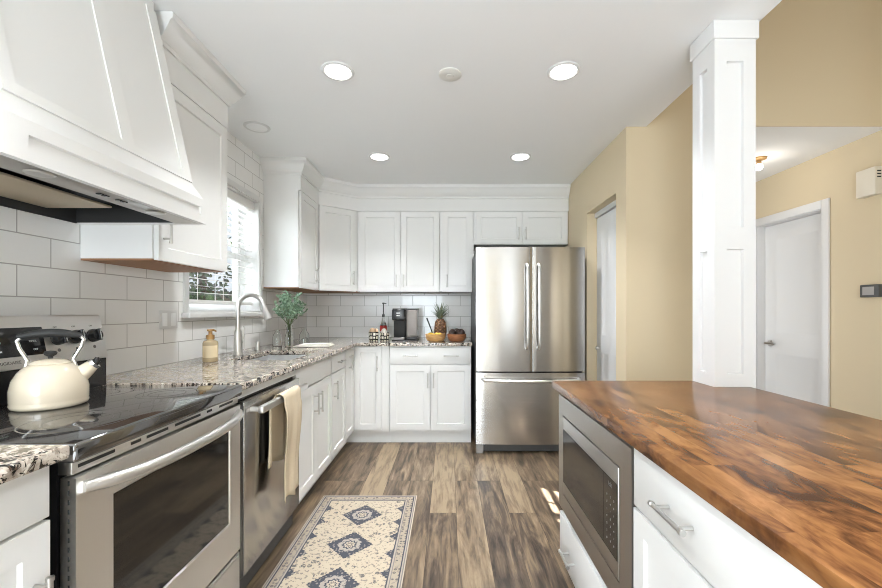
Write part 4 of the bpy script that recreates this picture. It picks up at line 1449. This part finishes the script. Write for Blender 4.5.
for k in range(26):
    a = k * 2.399
    sp_ = 0.04 + 0.11 * rnd.random()
    hgt = 0.455 - 1.1 * max(0, sp_ - 0.05) - 0.10 * rnd.random()
    p0_ = Vector((vx + 0.010 * math.cos(a), vy + 0.010 * math.sin(a), CT + 0.006))
    pm = Vector((vx + 0.011 * math.cos(a), vy + 0.011 * math.sin(a), CT + 0.174))
    p1_ = Vector((vx + sp_ * math.cos(a) + 0.012, vy + sp_ * math.sin(a), CT + hgt))
    tube(b, [p0_, pm, pm.lerp(p1_, 0.5) + Z * 0.01, p1_], [0.0016, 0.0016, 0.0013, 0.0008], 6)
    for q in range(22):
        s = 0.30 + 0.70 * q / 21
        c_ = pm.lerp(p1_, s) + Z * 0.02 * math.sin(PI * s)
        dr_ = Vector((rnd.uniform(-1, 1), rnd.uniform(-1, 1), rnd.uniform(-0.4, 0.9))).normalized()
        sd_ = dr_.cross(Vector((rnd.uniform(-1, 1), rnd.uniform(-1, 1), rnd.uniform(-1, 1)))).normalized()
        ln, wd_ = rnd.uniform(0.022, 0.040), rnd.uniform(0.007, 0.012)
        nrm = dr_.cross(sd_)
        vv_ = [lf.verts.new(c_ + dr_ * ln * t_ + sd_ * wd_ * w2 + nrm * bend) for t_, w2, bend in
               ((0, 0, 0), (0.3, 0.9, 0.002), (0.65, 0.85, 0.001), (1, 0, -0.003), (0.65, -0.85, 0.001), (0.3, -0.9, 0.002))]
        lf.faces.new(vv_)
obj('stem', b, 'stem', t)
obj('foliage', lf, 'leaf', t)

# folded cloth on the counter
b = NB()
for k in range(3):
    tt = bmesh.new()
    bmesh.ops.create_grid(tt, x_segments=22, y_segments=14, size=0.5)
    for v in tt.verts:
        u_, w2 = v.co.x, v.co.y
        zz = CT + 0.003 + k * 0.0075 + 0.003 * noise.noise(Vector((u_ * 4 + k * 3, w2 * 4, k))) + (0.004 if k == 2 else 0) * max(0, noise.noise(Vector((u_ * 3, w2 * 3, 9))))
        v.co = Vector((-1.085 + u_ * (0.27 - 0.03 * k) + 0.010 * k, 3.22 + w2 * (0.17 - 0.02 * k) + u_ * 0.05, max(zz, CT + 0.001 + k * 0.005)))
    r = bmesh.ops.extrude_face_region(tt, geom=tt.faces[:])
    bmesh.ops.translate(tt, verts=[v for v in r['geom'] if isinstance(v, bmesh.types.BMVert)], vec=(0, 0, 0.005))
    bmesh.ops.recalc_face_normals(tt, faces=tt.faces[:])
    add(b, tt)
o = obj('folded_cloth', b, 'cloth', None, (-1.085, 3.22, CT), 60)
tag(o, 'white folded cloth lying on the granite beside the sink', 'cloth')


# patterned mugs with snacks
def mug(x, y, r, h, label):
    o = obj('patterned_cup', lathe(NB(), hollow([(r * 0.82, 0), (r * 0.9, 0.004), (r, h * 0.5), (r, h)], 0.004), (x, y, CT), 24), 'mug', None, (x, y, CT))
    tag(o, label, 'cup')
    return o


mug(-0.711, 3.80, 0.047, 0.086, 'black and white patterned cup farthest left on the back counter')
mug(-0.607, 3.80, 0.044, 0.080, 'black and white patterned cup beside the coffee maker')
for i, (x, y, z, r, m_, lab_) in enumerate((
        (-0.722, 3.795, 0.090, 0.030, 'snack', 'beige wrapped snack in the left patterned cup, nearest the corner'),
        (-0.692, 3.805, 0.088, 0.026, 'snack', 'beige wrapped snack in the left patterned cup, nearer the bottle'),
        (-0.612, 3.795, 0.088, 0.028, 'snack_white', 'white wrapped snack standing in the cup beside the coffee maker'))):
    o = obj('wrapped_snack', ball(NB(), (x, y, CT + z), r, 0.95, 0.8, 1.2, 14), m_, None, (x, y, CT + z))
    tag(o, lab_, 'snack')
# syrup bottle with pump
x, y = -0.640, 3.93
t = thing('syrup_bottle', 'clear syrup bottle with red label and tall pump behind the patterned cups', 'bottle', (x, y, CT))
obj('bottle', lathe(NB(), [(0, 0), (0.032, 0), (0.034, 0.005), (0.034, 0.135), (0.026, 0.160), (0.014, 0.185), (0.012, 0.225), (0, 0.225)], (x, y, CT), 24), 'glass', t)
obj('bottle_label', lathe(NB(), [(0.0345, 0.085), (0.0352, 0.085), (0.0352, 0.138), (0.0345, 0.138)], (x, y, CT), 24), 'red', t)
b = NB()
lathe(b, [(0, 0.2255), (0.014, 0.2255), (0.014, 0.25), (0.005, 0.256), (0.005, 0.354), (0.013, 0.356), (0.013, 0.366), (0, 0.367)], (x, y, CT), 16)
tube(b, [(x, y, CT + 0.361), (x + 0.03, y - 0.01, CT + 0.358)], 0.004, 8)
obj('pump', b, 'grey_plastic', t)

# coffee maker
t = thing('coffee_maker', 'black single-serve coffee maker with side water tank', 'coffee maker', (-0.42, 3.95, CT))
b = NB()
box(b, -0.536, -0.418, 3.90, 4.10, CT + 0.012, CT + 0.302, 0.010)
obj('column', b, 'black_matte', t)
h_ = obj('brew_head', box(NB(), -0.538, -0.416, 3.80, 4.098, CT + 0.195, CT + 0.304, 0.012, 3), 'black', t)
obj('brew_lid', box(NB(), -0.534, -0.420, 3.803, 4.094, CT + 0.3045, CT + 0.313, 0.004), 'mid_grey', h_)
for k in range(2):
    obj('button', box(NB(), -0.495, -0.460, 3.7985, 3.8003, CT + 0.236 + k * 0.024, CT + 0.246 + k * 0.024), 'key_grey', h_)
obj('base', box(NB(), -0.538, -0.300, 3.80, 4.10, CT, CT + 0.0115, 0.003), 'black', t)
obj('drip_tray', box(NB(), -0.530, -0.424, 3.802, 3.895, CT + 0.012, CT + 0.030, 0.004), 'mid_grey', t)
tk = obj('water_tank', box(NB(), -0.404, -0.302, 3.84, 4.07, CT + 0.034, CT + 0.296, 0.012, 3), 'smoke', t)
obj('tank_lid', box(NB(), -0.406, -0.300, 3.838, 4.072, CT + 0.2965, CT + 0.309, 0.004), 'grey_plastic', tk)
obj('tank_base', box(NB(), -0.406, -0.300, 3.838, 4.072, CT + 0.012, CT + 0.0335, 0.004), 'black', t)


# wooden bowls, fruit, pineapple
def bowl(x, y, r, h, m_, label):
    p = [(r * 0.62, 0.0), (r * 0.78, 0.006), (r * 0.95, h * 0.45), (r, h)]
    o = obj('wooden_bowl', lathe(NB(), hollow(p, 0.007), (x, y, CT), 32), m_, None, (x, y, CT))
    tag(o, label, 'bowl')


bowl(-0.122, 3.745, 0.096, 0.070, 'bowl_light', 'light wooden bowl of lemons in front of the pineapple')
bowl(0.078, 3.755, 0.090, 0.070, 'bowl_dark', 'reddish wooden bowl of dark fruit nearest the refrigerator')
for x, y, z, lab_ in ((-0.165, 3.735, 0.055, 'yellow lemon at the left rim of the light bowl'), (-0.105, 3.715, 0.056, 'yellow lemon at the front of the light bowl'),
                      (-0.095, 3.782, 0.052, 'yellow lemon in the light bowl touching the pineapple side')):
    o = obj('lemon', ball(NB(), (x, y, CT + z), 0.030, 1.2, 0.95, 0.95, 16), 'yellow', None, (x, y, CT + z))
    tag(o, lab_, 'lemon')
for x, y, z, lab_ in ((0.0395, 3.733, 0.078, 'dark brown fruit at the left of the reddish bowl'), (0.1165, 3.733, 0.078, 'dark brown fruit at the right of the reddish bowl'),
                      (0.078, 3.7999, 0.080, 'dark brown fruit at the back of the reddish bowl')):
    o = obj('dark_fruit', ball(NB(), (x, y, CT + z), 0.0382, 1.0, 1.0, 1.05, 16), 'fruit', None, (x, y, CT + z))
    tag(o, lab_, 'fruit')
b = NB()
tube(b, [(-0.140, 3.775, CT + 0.035), (-0.168, 3.805, CT + 0.12), (-0.208, 3.845, CT + 0.215)], [0.005, 0.006, 0.0075], 10)
ball(b, (-0.135, 3.770, CT + 0.026), 0.016, 1.4, 1, 0.5, 12)
o = obj('serving_spoon', b, 'black_matte', None, (-0.14, 3.775, CT + 0.02))
tag(o, 'black serving spoon leaning out of the light bowl', 'spoon')
x, y = -0.080, 3.925
t = thing('pineapple', 'whole pineapple standing behind the light wooden bowl', 'pineapple', (x, y, CT))
obj('fruit_body', lathe(NB(), [(0, 0), (0.035, 0.002), (0.050, 0.025), (0.060, 0.075), (0.060, 0.12), (0.052, 0.175), (0.034, 0.205), (0, 0.212)], (x, y, CT), 32), 'pineapple', t)
b = NB()
rnd = random.Random(2)
for k in range(34):
    a = k * 2.399
    lv = k / 34
    ln = 0.085 + 0.075 * lv
    tilt = 1.25 - 0.95 * lv
    out = Vector((math.cos(a), math.sin(a), 0))
    sd_ = Vector((-math.sin(a), math.cos(a), 0))
    base_ = Vector((x, y, CT + 0.203 + 0.02 * lv)) + out * 0.010 * (1 - lv)
    rows = []
    for q in range(6):
        s = q / 5
        p_ = base_ + Z * ln * (s * math.cos(tilt * 0.6) - 0.08 * s * s * tilt) + out * ln * (s ** 1.3) * math.sin(tilt) * 1.15
        wd_ = 0.0105 * (1 - s) ** 0.7 * (1 if s > 0 else 0.8) + 0.0004
        rows.append((b.verts.new(p_ + sd_ * wd_), b.verts.new(p_ - out * 0.002 * (1 - s)), b.verts.new(p_ - sd_ * wd_)))
    for r0, r1 in zip(rows, rows[1:]):
        b.faces.new((r0[0], r0[1], r1[1], r1[0]))
        b.faces.new((r0[1], r0[2], r1[2], r1[1]))
obj('leaf_crown', b, 'pine_leaf', t)

# ------------------------------------------------------------------ rug
rx = -0.505
b = NB()
box(b, rx - 0.302, rx + 0.302, 0.70, 2.59, 0.0008, 0.007, 0.002)
o = obj('runner_rug', b, 'rug', None, (rx, 2.344, 0.0008))
tag(o, 'cream and slate runner rug with diamond medallions on the wood floor', 'rug')

# ------------------------------------------------------------------ outside the sink window
struct('ground', box(NB(), -14, LW - 0.6, -4, 14, -0.5, -0.4), 'grass')
rnd = random.Random(11)


def leafy(name, x, y, z0, h, r, m_, label, cat, n=420):
    t = thing(name, label, cat, (x, y, z0))
    if cat == 'tree':
        obj('trunk', tube(NB(), [(x, y, z0), (x + 0.04, y, z0 + h * 0.4), (x, y + 0.05, z0 + h * 0.8)], [0.11, 0.09, 0.05], 10), 'trunk', t)
    b = NB()
    for k in range(n):
        d_ = Vector((rnd.gauss(0, 1), rnd.gauss(0, 1), rnd.gauss(0, 1))).normalized() * (rnd.random() ** 0.4)
        c_ = Vector((x + d_.x * r, y + d_.y * r, z0 + h * 0.6 + d_.z * h * 0.42))
        u_ = Vector((rnd.uniform(-1, 1), rnd.uniform(-1, 1), rnd.uniform(-1, 1))).normalized()
        v_ = u_.orthogonal().normalized()
        s = rnd.uniform(0.05, 0.10)
        b.faces.new([b.verts.new(c_ + u_ * s), b.verts.new(c_ + v_ * s * 0.5), b.verts.new(c_ - u_ * s), b.verts.new(c_ - v_ * s * 0.5)])
    obj('foliage', b, m_, t, smooth=0)


leafy('garden_shrub', -3.2, 4.6, -0.4, 1.9, 0.75, 'shrub', 'green shrub outside the window, closest to the glass', 'shrub')
leafy('garden_shrub', -4.3, 5.9, -0.4, 2.3, 0.95, 'shrub', 'taller green shrub farther from the window', 'shrub')
leafy('garden_tree', -5.2, 8.4, -0.4, 4.2, 1.3, 'tree', 'dark leafy tree seen through the blind', 'tree', 700)
b = NB()
box(b, -6.6, -6.5, 3.0, 13.0, -0.4, 1.75)
o = obj('garden_fence', b, 'trunk', None, (-6.55, 8, -0.4))
tag(o, 'brown board fence across the garden behind the window', 'fence')

# repeats share a group phrase
GROUPS = {'recessed_light': 'recessed ceiling lights', 'wall_cabinet': 'white wall cabinets', 'base_cabinet': 'white base cabinets', 'granite_countertop': 'granite countertops',
          'glass_vase': 'clear glass bottles beside the sink', 'patterned_cup': 'patterned cups on the back counter', 'wrapped_snack': 'wrapped snacks in the patterned cups',
          'wooden_bowl': 'wooden bowls on the back counter', 'lemon': 'lemons in the light bowl', 'dark_fruit': 'dark fruit in the reddish bowl', 'garden_shrub': 'shrubs outside the window'}
for o in COL.objects:
    g = GROUPS.get(o.name.split('.')[0])
    if g and o.parent is None:
        o['group'] = g
